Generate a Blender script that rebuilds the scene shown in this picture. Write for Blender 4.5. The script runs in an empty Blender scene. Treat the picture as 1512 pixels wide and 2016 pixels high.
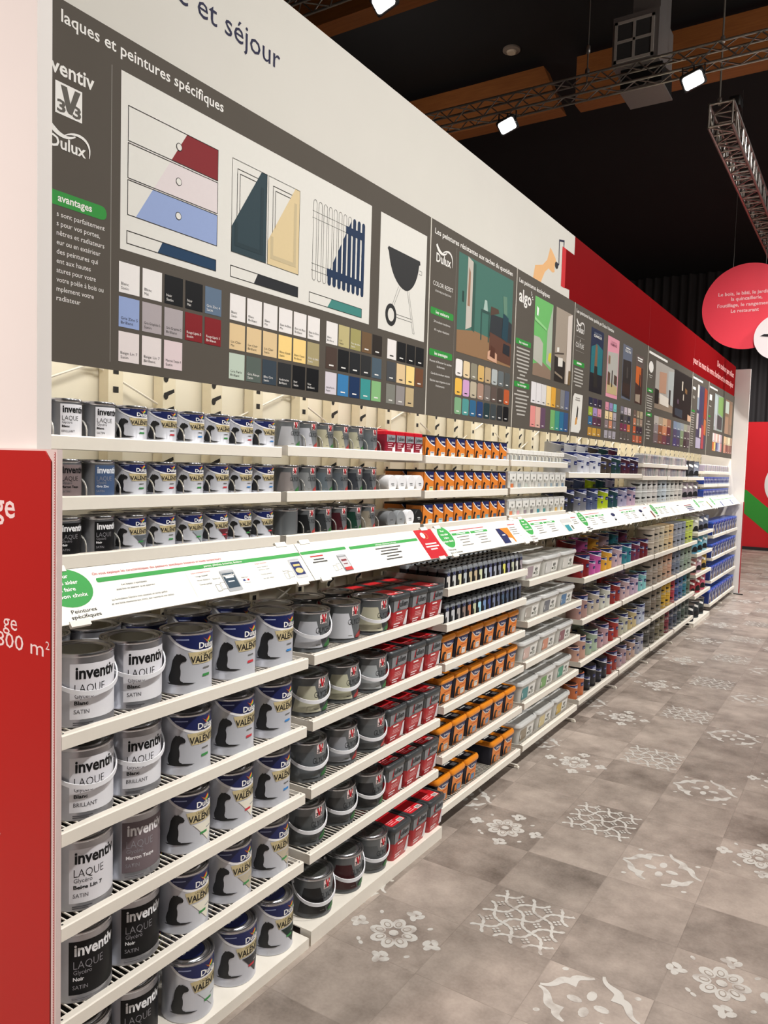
import bpy, bmesh, math, random
from mathutils import Vector, Matrix
from mathutils.geometry import tessellate_polygon
random.seed(7)
SC = bpy.context.scene
COL = SC.collection
PI = math.pi

# ------------------------------------------------------------------ camera
CX, CY, CZ = 1.7762, -1.1070, 1.735
YAW, PITCH, ROLL, FPX = 0.56863, -0.06144, 0.02924, 1504.73
def cam_axes():
    cy, sy = math.cos(YAW), math.sin(YAW)
    f = Vector((-sy * math.cos(PITCH), cy * math.cos(PITCH), math.sin(PITCH)))
    r = Vector((cy, sy, 0)); u = r.cross(f)
    c, s = math.cos(ROLL), math.sin(ROLL)
    return c * r + s * u, -s * r + c * u, f
_r, _u, _f = cam_axes()
cd = bpy.data.cameras.new('camera'); cam = bpy.data.objects.new('camera', cd); COL.objects.link(cam)
cd.sensor_fit = 'VERTICAL'; cd.sensor_height = 36.0; cd.lens = FPX / 2016 * 36.0
cd.clip_start = 0.02; cd.clip_end = 100
m = Matrix((( _r.x, _u.x, -_f.x, CX), (_r.y, _u.y, -_f.y, CY), (_r.z, _u.z, -_f.z, CZ), (0, 0, 0, 1)))
cam.matrix_world = m
SC.camera = cam
SC.view_settings.view_transform = 'Standard'; SC.view_settings.look = 'None'
SC.view_settings.gamma = 1.0; SC.view_settings.use_curve_mapping = False
SC.view_settings.exposure = -0.52

# ------------------------------------------------------------------ world: a dim hall
w = bpy.data.worlds.new('hall_air'); SC.world = w; w.use_nodes = True
w.node_tree.nodes['Background'].inputs[0].default_value = (1.0, 0.93, 0.86, 1)
w.node_tree.nodes['Background'].inputs[1].default_value = 0.012

# ------------------------------------------------------------------ lights: rows of flood lamps hung over the aisle, plus a few added fills
LAMP_W = 72.0
STRIP_W = 7.0
def lamp_light(name, x, y, z, power=1.0, tx=0.0, ty=0.0, size=.42, spread=150, col=(1.0, .95, .88)):
    l = bpy.data.lights.new(name, 'AREA'); l.shape = 'DISK'; l.size = size
    l.energy = LAMP_W * power; l.color = col; l.spread = math.radians(spread)
    o = bpy.data.objects.new(name, l); COL.objects.link(o); o.location = (x, y, z)
    d = Vector((tx, ty, -1)).normalized()
    o.rotation_euler = d.to_track_quat('-Z', 'Y').to_euler()
    return o
# lamps of the hall's further trusses, above and behind the camera's view
WHT = (1.0, .975, .935)
for y, p in ((.6, .6), (3.4, 1.25), (6.6, 1.2), (9.8, 1.2), (13.0, 1.5)):
    lamp_light('hall_or_fill_light', 5.6, y, 5.2, 0.66 * p, tx=-1.0, spread=150, col=WHT)
for y, p in ((.6, 1.0), (2.8, 1.0), (5.0, 1.0), (7.2, 1.0), (9.4, 1.0), (11.6, 1.0)):
    lamp_light('hall_or_fill_light', 3.2, y, 6.3, .74 * p, tx=-.62, spread=64, size=.3, col=WHT)
lamp_light('hall_or_fill_light', .2, 16.3, 5.2, 3.2, ty=.1, col=WHT)
for x in (-3.0, 1.6): lamp_light('beam_fill_light', x, 5.5, 5.3, .16, ty=1.6, tx=0, spread=140, col=(1.0, .9, .78)).rotation_euler = (math.radians(118), 0, 0)  # unseen uplights without fixtures, added to brighten the timber beam
lamp_light('hall_or_fill_light', -.75, -3.4, 4.0, 1.5, tx=.1, ty=.95, spread=100, col=(1.0, .88, .83))  # pinkish fill added behind the camera to brighten the near end panel and sign
lamp_light('hall_or_fill_light', 1.6, 6.4, 5.7, .5, tx=-.45, ty=1.0, spread=60, size=.25, col=WHT)  # unseen spot added to brighten the red hanging disc
# strip lights behind the header panels, shining down on the upper shelves and the back sheets
for k in range(11):
    l = bpy.data.lights.new('strip_light', 'AREA'); l.shape = 'RECTANGLE'; l.size = .05; l.size_y = .9; l.energy = STRIP_W; l.color = (1.0, .96, .88)
    o = bpy.data.objects.new('strip_light', l); COL.objects.link(o); o.location = (-.045, k + .5, 2.35); o.rotation_euler = (0, math.radians(18), 0)

# ------------------------------------------------------------------ colours and materials
def lin(c):
    if isinstance(c, str):
        c = c.lstrip('#'); c = tuple(int(c[i:i + 2], 16) / 255 for i in (0, 2, 4))
    return tuple((v / 12.92 if v <= .04045 else ((v + .055) / 1.055) ** 2.4) for v in c)
MATS = {}
def M(name, c=None, rough=.5, metal=0.0, var=.05, scale=40, bump=0.0, emit=0.0, coat=0.0, tint=False, trans=0.0, spec=None):
    if name in MATS: return MATS[name]
    mt = bpy.data.materials.new(name); mt.use_nodes = True; MATS[name] = mt
    nt = mt.node_tree; b = nt.nodes['Principled BSDF']; N = nt.nodes.new; L = nt.links.new
    b.inputs['Roughness'].default_value = rough; b.inputs['Metallic'].default_value = metal
    if spec is not None: b.inputs['Specular IOR Level'].default_value = spec
    if coat: b.inputs['Coat Weight'].default_value = coat
    if trans: b.inputs['Transmission Weight'].default_value = trans
    tc = N('ShaderNodeTexCoord'); nz = N('ShaderNodeTexNoise'); nz.inputs['Scale'].default_value = scale; nz.inputs['Detail'].default_value = 3
    L(tc.outputs['Object'], nz.inputs['Vector'])
    mr = N('ShaderNodeMapRange'); mr.inputs['To Min'].default_value = 1 - var; mr.inputs['To Max'].default_value = 1 + var
    L(nz.outputs['Fac'], mr.inputs['Value'])
    mx = N('ShaderNodeMix'); mx.data_type = 'RGBA'; mx.blend_type = 'MULTIPLY'; mx.inputs[0].default_value = 1
    if tint:
        oi = N('ShaderNodeObjectInfo'); L(oi.outputs['Color'], mx.inputs[6])
    else:
        mx.inputs[6].default_value = (*lin(c), 1)
    L(mr.outputs['Result'], mx.inputs[7]); L(mx.outputs[2], b.inputs['Base Color'])
    if bump:
        bp = N('ShaderNodeBump'); bp.inputs['Strength'].default_value = bump; bp.inputs['Distance'].default_value = .002
        L(nz.outputs['Fac'], bp.inputs['Height']); L(bp.outputs['Normal'], b.inputs['Normal'])
    if emit:
        b.inputs['Emission Color'].default_value = (1, .96, .9, 1); b.inputs['Emission Strength'].default_value = emit
    return mt
def P(hexc, rough=.45):
    """printed ink of a given colour"""
    return M('ink_' + hexc.lstrip('#').lower(), hexc, rough, var=.02, scale=60, spec=.22)

WHITE_METAL = M('cream_powder_coat', '#e6dfd3', .42, var=.03)
BACK_CREAM = M('cream_back_sheet', '#ece5d3', .5, var=.04, scale=6)
FASCIA_WHITE = M('white_fascia_print', '#cdc9c1', .75, var=.02, scale=5, spec=.1)
GREY_PANEL = M('grey_panel_print', '#565049', .75, var=.03, scale=8, spec=.1)
STEEL = M('brushed_steel', '#b9bac0', .3, .85, var=.08)
TIN = M('tin_rim', '#c2c2c6', .22, .95, var=.05)
DARK_LID = M('dark_lid', '#26272a', .22, .3, var=.1, coat=.4)
BLACK = M('black_plastic', '#0e0e10', .45)
WHITE_PLASTIC = M('white_plastic', '#e6e6ea', .35)
CHROME = M('chrome_wire', '#d8d4cc', .25, .7)
ALU = M('aluminium_truss', '#a59f9a', .35, .8, var=.1)
TINT = M('coat_tint', tint=True, rough=.4, var=.04)
TINT_METAL = M('metal_tint', tint=True, rough=.35, metal=.35, var=.04)

# ------------------------------------------------------------------ mesh helpers
class MB:
    def __init__(s): s.v = []; s.f = []; s.m = []; s.mats = []
    def mi(s, mat):
        if mat not in s.mats: s.mats.append(mat)
        return s.mats.index(mat)
    def add(s, vs, fs, mat):
        k = len(s.v); i = s.mi(mat); s.v += [tuple(p) for p in vs]
        for f in fs: s.f.append(tuple(a + k for a in f)); s.m.append(i)
        return s
    def box(s, x0, y0, z0, x1, y1, z1, mat):
        vs = [(x, y, z) for x in (x0, x1) for y in (y0, y1) for z in (z0, z1)]
        return s.add(vs, [(0, 1, 3, 2), (4, 6, 7, 5), (0, 4, 5, 1), (2, 3, 7, 6), (0, 2, 6, 4), (1, 5, 7, 3)], mat)
    def lathe(s, prof, n, mat, c=(0, 0, 0), cap=True):
        vs = []; fs = []
        for r, z in prof:
            for i in range(n):
                a = 2 * PI * i / n; vs.append((c[0] + r * math.cos(a), c[1] + r * math.sin(a), c[2] + z))
        for j in range(len(prof) - 1):
            for i in range(n):
                a, b = j * n + i, j * n + (i + 1) % n
                fs.append((a, b, b + n, a + n))
        if cap:
            if prof[0][0] > 1e-6: fs.append(tuple(range(n - 1, -1, -1)))
            if prof[-1][0] > 1e-6: fs.append(tuple((len(prof) - 1) * n + i for i in range(n)))
        return s.add(vs, fs, mat)
    def loft(s, rings, mat, cap=True):
        n = len(rings[0]); vs = [p for r in rings for p in r]; fs = []
        for j in range(len(rings) - 1):
            for i in range(n):
                a, b = j * n + i, j * n + (i + 1) % n
                fs.append((a, b, b + n, a + n))
        if cap: fs.append(tuple(range(n - 1, -1, -1))); fs.append(tuple((len(rings) - 1) * n + i for i in range(n)))
        return s.add(vs, fs, mat)
    def tube(s, path, r, n, mat, cap=True, flat=None):
        rings = []
        for i, p in enumerate(path):
            p = Vector(p); a = Vector(path[max(i - 1, 0)]); b = Vector(path[min(i + 1, len(path) - 1)])
            t = (b - a).normalized(); up = Vector((0, 0, 1)) if abs(t.z) < .95 else Vector((1, 0, 0))
            x = t.cross(up).normalized(); y = x.cross(t)
            rx, ry = (r, r) if flat is None else flat
            rings.append([tuple(p + x * rx * math.cos(2 * PI * k / n) + y * ry * math.sin(2 * PI * k / n)) for k in range(n)])
        return s.loft(rings, mat, cap)
    def prism(s, pts, axis, a, b, mat):
        """extrude a 2D outline along an axis from a to b"""
        def P3(u, v, t): return {'x': (t, u, v), 'y': (u, t, v), 'z': (u, v, t)}[axis]
        n = len(pts); vs = [P3(u, v, a) for u, v in pts] + [P3(u, v, b) for u, v in pts]
        fs = [(i, (i + 1) % n, n + (i + 1) % n, n + i) for i in range(n)]
        for tri in tessellate_polygon([[Vector((u, v, 0)) for u, v in pts]]):
            fs.append(tuple(tri)); fs.append(tuple(n + i for i in reversed(tri)))
        return s.add(vs, fs, mat)
    def mesh(s, name, smooth=False, angle=38):
        me = bpy.data.meshes.new(name); me.from_pydata(s.v, [], s.f)
        for mt in s.mats: me.materials.append(mt)
        me.polygons.foreach_set('material_index', s.m)
        bm = bmesh.new(); bm.from_mesh(me); bmesh.ops.recalc_face_normals(bm, faces=bm.faces); bm.to_mesh(me); bm.free()
        if smooth:
            me.polygons.foreach_set('use_smooth', [True] * len(me.polygons)); me.set_sharp_from_angle(angle=math.radians(angle))
        me.update(); return me

def rrect(hx, hy, r, z, n=5, c=(0, 0)):
    pts = []
    for sx, sy, a0 in ((1, 1, 0), (-1, 1, 90), (-1, -1, 180), (1, -1, 270)):
        for k in range(n):
            a = math.radians(a0 + 90 * k / (n - 1)); pts.append((c[0] + sx * (hx - r) + r * math.cos(a), c[1] + sy * (hy - r) + r * math.sin(a), z))
    return pts

def obj(name, me, parent=None, loc=None, color=None):
    if isinstance(me, MB): me = me.mesh(name)
    o = bpy.data.objects.new(name, me); COL.objects.link(o)
    if parent is not None: o.parent = parent
    if loc is not None: o.location = loc
    if color is not None: o.color = (*color, 1)
    return o
def tag(o, label, cat, group=None, kind=None):
    if label: o['label'] = label
    if cat: o['category'] = cat
    if group: o['group'] = group
    if kind: o['kind'] = kind
    return o
def thing(name, label, cat, loc=(0, 0, 0), group=None, rz=0.0):
    o = bpy.data.objects.new(name, None); COL.objects.link(o); o.empty_display_size = .05
    o.location = loc; o.rotation_euler = (0, 0, rz)
    return tag(o, label, cat, group)
def struct(name, me):
    o = obj(name, me); o['kind'] = 'structure'; return o

# ------------------------------------------------------------------ flat printed graphics (ink on a panel or a can)
_font = {}
def glyphs(s, bold=0.0):
    key = (s, bold)
    if key not in _font:
        cu = bpy.data.curves.new('lettering', 'FONT'); cu.body = s; cu.size = 1; cu.resolution_u = 2; cu.offset = bold
        o = bpy.data.objects.new('lettering', cu); COL.objects.link(o)
        me = bpy.data.meshes.new_from_object(o.evaluated_get(bpy.context.evaluated_depsgraph_get()))
        vs = [(v.co.x, v.co.y) for v in me.vertices]; fs = [tuple(p.vertices) for p in me.polygons]
        bpy.data.objects.remove(o); bpy.data.curves.remove(cu); bpy.data.meshes.remove(me)
        _font[key] = (vs, fs)
    return _font[key]
CAP = max(y for x, y in glyphs('H')[0])

class G:
    def __init__(s): s.sh = []
    def poly(s, pts, mat, layer=0):
        tris = tessellate_polygon([[Vector((x, y, 0)) for x, y in pts]])
        s.sh.append((list(pts), [tuple(t) for t in tris], mat, layer)); return s
    def rect(s, x0, y0, x1, y1, mat, layer=0, r=0):
        if r:
            cx, cy = (x0 + x1) / 2, (y0 + y1) / 2
            return s.poly([(p[0], p[1]) for p in rrect(abs(x1 - x0) / 2, abs(y1 - y0) / 2, r, 0, 4, (cx, cy))], mat, layer)
        s.sh.append(([(x0, y0), (x1, y0), (x1, y1), (x0, y1)], [(0, 1, 2, 3)], mat, layer)); return s
    def frame(s, x0, y0, x1, y1, t, mat, layer=0):
        for q in ((x0, y0, x1, y0 + t), (x0, y1 - t, x1, y1), (x0, y0, x0 + t, y1), (x1 - t, y0, x1, y1)): s.rect(*q, mat, layer)
        return s
    def ell(s, cx, cy, rx, ry, mat, layer=0, n=24, rot=0):
        c, q = math.cos(rot), math.sin(rot); pts = []
        for i in range(n):
            a = 2 * PI * i / n; x, y = rx * math.cos(a), ry * math.sin(a); pts.append((cx + c * x - q * y, cy + q * x + c * y))
        s.sh.append((pts, [tuple(range(n))], mat, layer)); return s
    def ring(s, cx, cy, rx, ry, t, mat, layer=0, n=28):
        pts = []; fs = []
        for i in range(n):
            a = 2 * PI * i / n; pts += [(cx + rx * math.cos(a), cy + ry * math.sin(a)), (cx + (rx - t) * math.cos(a), cy + (ry - t * ry / rx) * math.sin(a))]
        for i in range(n):
            j = (i + 1) % n; fs.append((2 * i, 2 * j, 2 * j + 1, 2 * i + 1))
        s.sh.append((pts, fs, mat, layer)); return s
    def line(s, pts, wd, mat, layer=0, closed=False):
        n = len(pts); vs = []; fs = []
        def nrm(a, b):
            dx, dy = b[0] - a[0], b[1] - a[1]; l = math.hypot(dx, dy) or 1; return (-dy / l, dx / l)
        for i, p in enumerate(pts):
            n1 = nrm(pts[i - 1], p) if (i or closed) else None; n2 = nrm(p, pts[(i + 1) % n]) if (i < n - 1 or closed) else None
            n1 = n1 or n2; n2 = n2 or n1; mx, my = n1[0] + n2[0], n1[1] + n2[1]; q = mx * mx + my * my
            ww = (wd[i] if isinstance(wd, (list, tuple)) else wd) / 2; k = 2 * ww / max(q, .5)
            vs += [(p[0] + mx * k, p[1] + my * k), (p[0] - mx * k, p[1] - my * k)]
        for i in range(n if closed else n - 1):
            j = (i + 1) % n; fs.append((2 * i, 2 * i + 1, 2 * j + 1, 2 * j))
        s.sh.append((vs, fs, mat, layer)); return s
    def text(s, t, x, y, h, mat, layer=1, w=None, bold=0.0, al='l', rot=0.0, sl=0.0):
        """h: cap height; w: the width the words take"""
        vs, fs = glyphs(t, bold)
        if not vs: return s
        x0 = min(v[0] for v in vs); x1 = max(v[0] for v in vs); sy = h / CAP; sx = w / (x1 - x0) if w else sy * .94
        L = (x1 - x0) * sx; ox = {'l': 0, 'c': -L / 2, 'r': -L}[al]; c, q = math.cos(rot), math.sin(rot)
        out = []
        for vx, vy in vs:
            a, b = (vx - x0) * sx + ox + sl * vy * sy, vy * sy; out.append((x + c * a - q * b, y + q * a + c * b))
        s.sh.append((out, fs, mat, layer)); return s
    def bars(s, x, y, ws, h, gap, mat, layer=1, al='l'):
        for i, wd in enumerate(ws):
            a = x if al == 'l' else x - wd / 2
            s.rect(a, y - i * gap, a + wd, y - i * gap + h, mat, layer)
        return s
    def xf(s, g2, sx=1, sy=1, tx=0, ty=0, dl=0):
        for vs, fs, mt, ly in g2.sh: s.sh.append(([(x * sx + tx, y * sy + ty) for x, y in vs], fs, mt, ly + dl))
        return s
    def mesh(s, name, fn, cut=None, eps=.0004):
        mb = MB(); used = {}
        for ix, (vs, fs, mt, ly) in enumerate(s.sh):
            mb.mi(mt); k = len(mb.v); ly = ly + .02 * (ix % 45); mb.v += [(x, y, ly) for x, y in vs]
            for f in fs: mb.f.append(tuple(i + k for i in f)); mb.m.append(mb.mi(mt))
        me = bpy.data.meshes.new(name); me.from_pydata(mb.v, [], mb.f)
        for mt in mb.mats: me.materials.append(mt)
        me.polygons.foreach_set('material_index', mb.m)
        bm = bmesh.new(); bm.from_mesh(me)
        for f in bm.faces:
            f.normal_update()
            if f.normal.z < 0: f.normal_flip()
        if cut:
            xs = [v.co.x for v in bm.verts]; x = math.floor(min(xs) / cut) * cut + cut * .37
            while x < max(xs):
                bmesh.ops.bisect_plane(bm, geom=bm.verts[:] + bm.edges[:] + bm.faces[:], plane_co=(x, 0, 0), plane_no=(1, 0, 0), dist=1e-7); x += cut
        for v in bm.verts: v.co = Vector(fn(v.co.x, v.co.y, eps * (v.co.z + 1)))
        bm.to_mesh(me); bm.free()
        if cut: me.polygons.foreach_set('use_smooth', [True] * len(me.polygons))
        me.update(); return me
def wrap(r, z0=0.0, a0=0.0, taper=0.0):
    def fn(u, v, d):
        rr = r + d + taper * v; a = a0 + u / r
        return (rr * math.cos(a), rr * math.sin(a), z0 + v)
    return fn
def front(x0, taper=0.0, z0=0.0):
    return lambda u, v, d: (x0 + taper * v + d, u, z0 + v)
def side(y0, taper=0.0, z0=0.0):
    """a face that looks towards -Y; u runs along +X"""
    return lambda u, v, d: (u, y0 - taper * v - d, z0 + v)
def top(z0):
    """lying flat: u along +Y, v towards the back (-X)"""
    return lambda u, v, d: (-v, u, z0 + d)
def bez(p0, p1, p2, p3, n=10):
    o = []
    for i in range(n + 1):
        t = i / n; a = (1 - t) ** 3; b = 3 * t * (1 - t) ** 2; c = 3 * t * t * (1 - t); d = t ** 3
        o.append((a * p0[0] + b * p1[0] + c * p2[0] + d * p3[0], a * p0[1] + b * p1[1] + c * p2[1] + d * p3[1]))
    return o
def shade(hexc): return lin(hexc)
# ================================================================== the hall
def floor_material():
    mt = bpy.data.materials.new('vinyl_floor'); mt.use_nodes = True; nt = mt.node_tree; N = nt.nodes.new; L = nt.links.new
    b = nt.nodes['Principled BSDF']; b.inputs['Roughness'].default_value = .42
    tc = N('ShaderNodeTexCoord')
    mp = N('ShaderNodeMapping'); mp.inputs['Scale'].default_value = (1 / .358, 1 / .34, 1); mp.inputs['Location'].default_value = (-.19 / .358 + .0, -.075 / .34, 0)
    L(tc.outputs['Object'], mp.inputs['Vector'])
    fl = N('ShaderNodeVectorMath'); fl.operation = 'FLOOR'; L(mp.outputs[0], fl.inputs[0])
    wn = N('ShaderNodeTexWhiteNoise'); wn.noise_dimensions = '2D'; L(fl.outputs[0], wn.inputs['Vector'])
    n1 = N('ShaderNodeTexNoise'); n1.inputs['Scale'].default_value = 4.5; n1.inputs['Detail'].default_value = 6; n1.inputs['Roughness'].default_value = .6
    n2 = N('ShaderNodeTexNoise'); n2.inputs['Scale'].default_value = 90; n2.inputs['Detail'].default_value = 3
    ad = N('ShaderNodeVectorMath'); ad.operation = 'MULTIPLY_ADD'; ad.inputs[1].default_value = (3.1, 5.7, 0); L(fl.outputs[0], ad.inputs[0]); L(tc.outputs['Object'], ad.inputs[2])
    L(ad.outputs[0], n1.inputs['Vector']); L(tc.outputs['Object'], n2.inputs['Vector'])
    def ma(op, a, b_, v=None):
        q = N('ShaderNodeMath'); q.operation = op
        for i, x in enumerate((a, b_)):
            if isinstance(x, (int, float)): q.inputs[i].default_value = x
            else: L(x, q.inputs[i])
        return q.outputs[0]
    s = ma('ADD', ma('MULTIPLY', n1.outputs['Fac'], .95), ma('ADD', ma('MULTIPLY', wn.outputs['Value'], .22), ma('MULTIPLY', n2.outputs['Fac'], .16)))
    cr = N('ShaderNodeValToRGB'); e = cr.color_ramp.elements
    e[0].position = .36; e[0].color = (*lin('#5d524a'), 1); e[1].position = 1.0; e[1].color = (*lin('#b9aba0'), 1)
    L(s, cr.inputs[0])
    fr = N('ShaderNodeVectorMath'); fr.operation = 'FRACTION'; L(mp.outputs[0], fr.inputs[0])
    sp = N('ShaderNodeSeparateXYZ'); L(fr.outputs[0], sp.inputs[0])
    seam = ma('MAXIMUM', ma('LESS_THAN', sp.outputs[0], .009), ma('LESS_THAN', sp.outputs[1], .009))
    mx = N('ShaderNodeMix'); mx.data_type = 'RGBA'; L(ma('MULTIPLY', seam, .28), mx.inputs[0]); L(cr.outputs[0], mx.inputs[6]); mx.inputs[7].default_value = (*lin('#5b5049'), 1)
    L(mx.outputs[2], b.inputs['Base Color'])
    bp = N('ShaderNodeBump'); bp.inputs['Strength'].default_value = .15; bp.inputs['Distance'].default_value = .002; L(n2.outputs['Fac'], bp.inputs['Height']); L(bp.outputs[0], b.inputs['Normal'])
    return mt
floor = struct('floor', MB().box(-9, -6, -.05, 7.2, 22, 0, floor_material()))

def worn_white():
    mt = M('worn_white_motif', '#d3d0cb', .45, var=.05); nt = mt.node_tree; N = nt.nodes.new; L = nt.links.new
    tc = N('ShaderNodeTexCoord'); n = N('ShaderNodeTexNoise'); n.inputs['Scale'].default_value = 16; n.inputs['Detail'].default_value = 5; L(tc.outputs['Object'], n.inputs['Vector'])
    r = N('ShaderNodeMapRange'); r.inputs[1].default_value = .34; r.inputs[2].default_value = .5; r.inputs[3].default_value = .35; r.inputs[4].default_value = .92; L(n.outputs['Fac'], r.inputs[0])
    q = N('ShaderNodeMix'); q.data_type = 'RGBA'; L(r.outputs[0], q.inputs[0]); q.inputs[6].default_value = (*lin('#8f8178'), 1); q.inputs[7].default_value = (*lin('#c3c0ba'), 1); L(q.outputs[2], nt.nodes['Principled BSDF'].inputs['Base Color'])
    return mt
MOTIF = worn_white(); MOTIF_LINE = M('motif_grey_line', '#978b80', .45)
def petal_flower(g, cx, cy, R, n=8):
    for i in range(n):
        a = 2 * PI * i / n + .2
        g.ell(cx + R * .68 * math.cos(a), cy + R * .68 * math.sin(a), R * .34, R * .27, MOTIF, 0, 12, a)
        g.ell(cx + R * .6 * math.cos(a), cy + R * .6 * math.sin(a), R * .2, R * .14, MOTIF_LINE, 1, 10, a)
        g.ell(cx + R * .6 * math.cos(a), cy + R * .6 * math.sin(a), R * .15, R * .1, MOTIF, 2, 10, a)
    g.ell(cx, cy, R * .2, R * .2, MOTIF, 1, 12)
def small_cluster(g, cx, cy, rot):
    for k, (dx, dy) in enumerate([(0, .02), (.022, .0), (0, -.02), (-.018, .0)]):
        c, s = math.cos(rot), math.sin(rot)
        g.ell(cx + c * dx - s * dy, cy + s * dx + c * dy, .02, .013, MOTIF, 0, 10, rot + k)
FLO = G(); petal_flower(FLO, 0, 0, .092)
for a, b, r in ((-.148, -.01, 1.6), (.15, .015, 1.4), (.01, .142, .1), (.03, -.142, -.2)): small_cluster(FLO, a, b, r)
for a, b in ((-.09, -.1), (-.11, .09), (.1, .1), (-.07, -.115), (.11, -.09)): FLO.ell(a, b, .012, .008, MOTIF, 0, 8, a * 9)
LAT = G(); p = .082
for d in (0, 1):
    for k in range(-3, 4):
        run = []
        for t in range(-60, 61):
            q = t * .004; o = k * p + .016 * math.sin(2 * PI * q / (2 * p) + (k + d) * PI)
            x, y = (q + o) * .7071, (q - o) * .7071
            if d: x = -x
            if abs(x) < .16 and abs(y) < .16: run.append((x, y))
        if len(run) > 3: LAT.line(run, [.009 + .006 * math.sin(i * .5) ** 2 for i in range(len(run))], MOTIF, d * .9)
for i in range(-2, 3):
    for j in range(-2, 3):
        x, y = (i + j + 1) * p * .7071, (i - j) * p * .7071
        if abs(x) < .14 and abs(y) < .14:
            for dx, dy in ((.011, 0), (-.011, 0), (0, .011), (0, -.011)): LAT.ell(x + dx, y + dy, .0065, .0065, MOTIF, 2, 6)
ORN = G()
for q in range(4):
    c, s = [(1, 0), (0, 1), (-1, 0), (0, -1)][q]
    R2 = lambda x, y: (c * x - s * y, s * x + c * y)
    a = bez((.165, .005), (.1, .02), (.135, .085), (.075, .075), 10) + bez((.075, .075), (.085, .135), (.02, .1), (.005, .165), 10)[1:]
    a = a[(0, 2, 0, 3)[q]:(21, 21, 17, 19)[q]]
    ORN.line([R2(*t) for t in a], [.010 + .022 * math.sin(PI * i / (len(a) - 1)) for i in range(len(a))], MOTIF, 0)
    ORN.ell(*R2(.045, 0), .026, .016, MOTIF, 0, 10, q * PI / 2); ORN.ell(*R2(.13, .12), .012, .009, MOTIF, 0, 8, .7)
PAT = G()
for k in range(-2, 15):
    y = 1.02 * k
    PAT.xf(FLO, 1, 1, .37, 1.245 + y); PAT.xf(FLO, 1, 1, 1.436, 1.655 + y)
    PAT.xf(LAT, 1, 1, .735, 1.6 + y); PAT.xf(LAT, 1, 1, 1.79, 1.29 + y)
    PAT.xf(ORN, 1, 1, 1.088, 1.29 + y); PAT.xf(ORN, .8, .8, .07, 1.45 + y); PAT.xf(FLO, 1, 1, 2.5, 1.3 + y)
obj('floor_motifs', PAT.mesh('floor_motifs', lambda u, v, d: (u, v, d), eps=.0005), floor)

DARK_CEIL = M('black_ceiling_paint', '#121317', .8, var=.15, scale=3)
struct('ceiling', MB().box(-9, -6, 6.75, 7.2, 22, 6.85, DARK_CEIL))
struct('wall_right', MB().box(7.2, -6, 0, 7.3, 22, 6.75, M('far_aisle_wall', '#56524d', .8)))
# black stage curtain across the end of the hall
cur = MB(); pts = []
nx = 520
for i in range(nx + 1):
    x = -9 + 16 * i / nx; pts.append((x, 19.4 + .06 * math.sin(i * .9) + .035 * math.sin(i * .37 + 1)))
vs = [(x, y, 0.02) for x, y in pts] + [(x, y + .02, 6.74) for x, y in pts]
cur.add(vs, [(i, i + 1, nx + 2 + i, nx + 1 + i) for i in range(nx)], M('black_velvet', '#444143', .85, var=.2, scale=2))
tag(obj('stage_curtain', cur.mesh('stage_curtain', True, 80)), 'tall black pleated curtain closing the end of the dark hall', 'curtain')

# red partition with a green ribbon and a white disc, at the end of the aisle
RED = M('red_print', '#d5202a', .45, var=.03, scale=4); GREEN = P('#3f9a3c'); PURE = P('#f2f0ec'); INK = P('#1d1d22'); INKN = P('#20203c')
rp = struct('wall_far', MB().box(-6, 18.64, 0.0, 3.2, 18.8, 2.99, M('red_partition_board', '#d9232b', .35, var=.05, scale=2)))
g = G(); up = [(-1.6, 1.75), (-.74, 1.395), (-.27, 1.0), (.4, .72), (1.6, .5)]; lo = [(1.6, .1), (.4, .26), (-.24, .41), (-.77, .85), (-1.6, 1.2)]
g.poly(up + lo, GREEN, 0); g.ell(.12, 1.55, .49, .55, PURE, 1, 40)
obj('ribbon_print', g.mesh('ribbon_print', lambda u, v, d: (u, 18.64 - d, v), eps=.003), rp)
struct('trim_1', MB().box(-6, 18.6, 0, 3.2, 18.635, .07, M('dark_skirting', '#2a2426', .6)))

# ------------------------------------------------------------------ back sheets, uprights and the white ends of the shelf run
struct('wall_left', MB().box(-.47, -.02, 0, -.43, 11.03, 3.28, BACK_CREAM))
UPM = M('upright_cream', '#ddd2b8', .5, .0); SLOT = M('slot_shadow', '#1c1814', .8)
def upright_mesh(kind):
    mb = MB(); wd = .058
    mb.box(-.42, -wd / 2, .0, -.372, wd / 2, 3.0, UPM)
    return mb.mesh('post')
def slots_mesh(kind):
    g = G()
    for i in range(46):
        z = .12 + i * .061
        if kind == 0: g.rect(-.011, z, .011, z + .02, SLOT)
        else:
            g.poly([(-.022, z), (.0, z + .012), (.024, z + .024), (.022, z + .036), (.0, z + .028), (-.024, z + .018)], SLOT); g.ell(-.016, z + .008, .011, .013, SLOT, 1, 10)
    return g.mesh('slots', front(-.372), eps=.0006)
post_me = upright_mesh(0); slot_me = [slots_mesh(0), slots_mesh(1)]
brace = MB()
for a, b in (((-.4, .06, 1.86), (-.4, .94, 2.22)), ((-.4, .94, 1.86), (-.4, .06, 2.22)), ((-.4, .06, .95), (-.4, .94, 1.36)), ((-.4, .94, .95), (-.4, .06, 1.36))): brace.tube([a, b], .004, 6, WHITE_METAL)
brace_me = brace.mesh('cross_brace', True)
BAY = ['first', 'second', 'third', 'fourth', 'fifth', 'sixth', 'seventh', 'eighth', 'ninth', 'tenth', 'eleventh']
for k in range(11):
    fr = thing('upright_frame', f'cream slotted uprights with thin cross braces behind the {BAY[k]} bay', 'shelf frame', (0, k, 0), 'slotted uprights behind the shelves')
    for y, kd in ((.035, 1), (.27, 0), (.57, 0), (.80, 1)):
        o = obj('post', post_me, fr, (0, y, 0)); obj('slots', slot_me[kd], o)
    obj('cross_brace', brace_me, fr)

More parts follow.
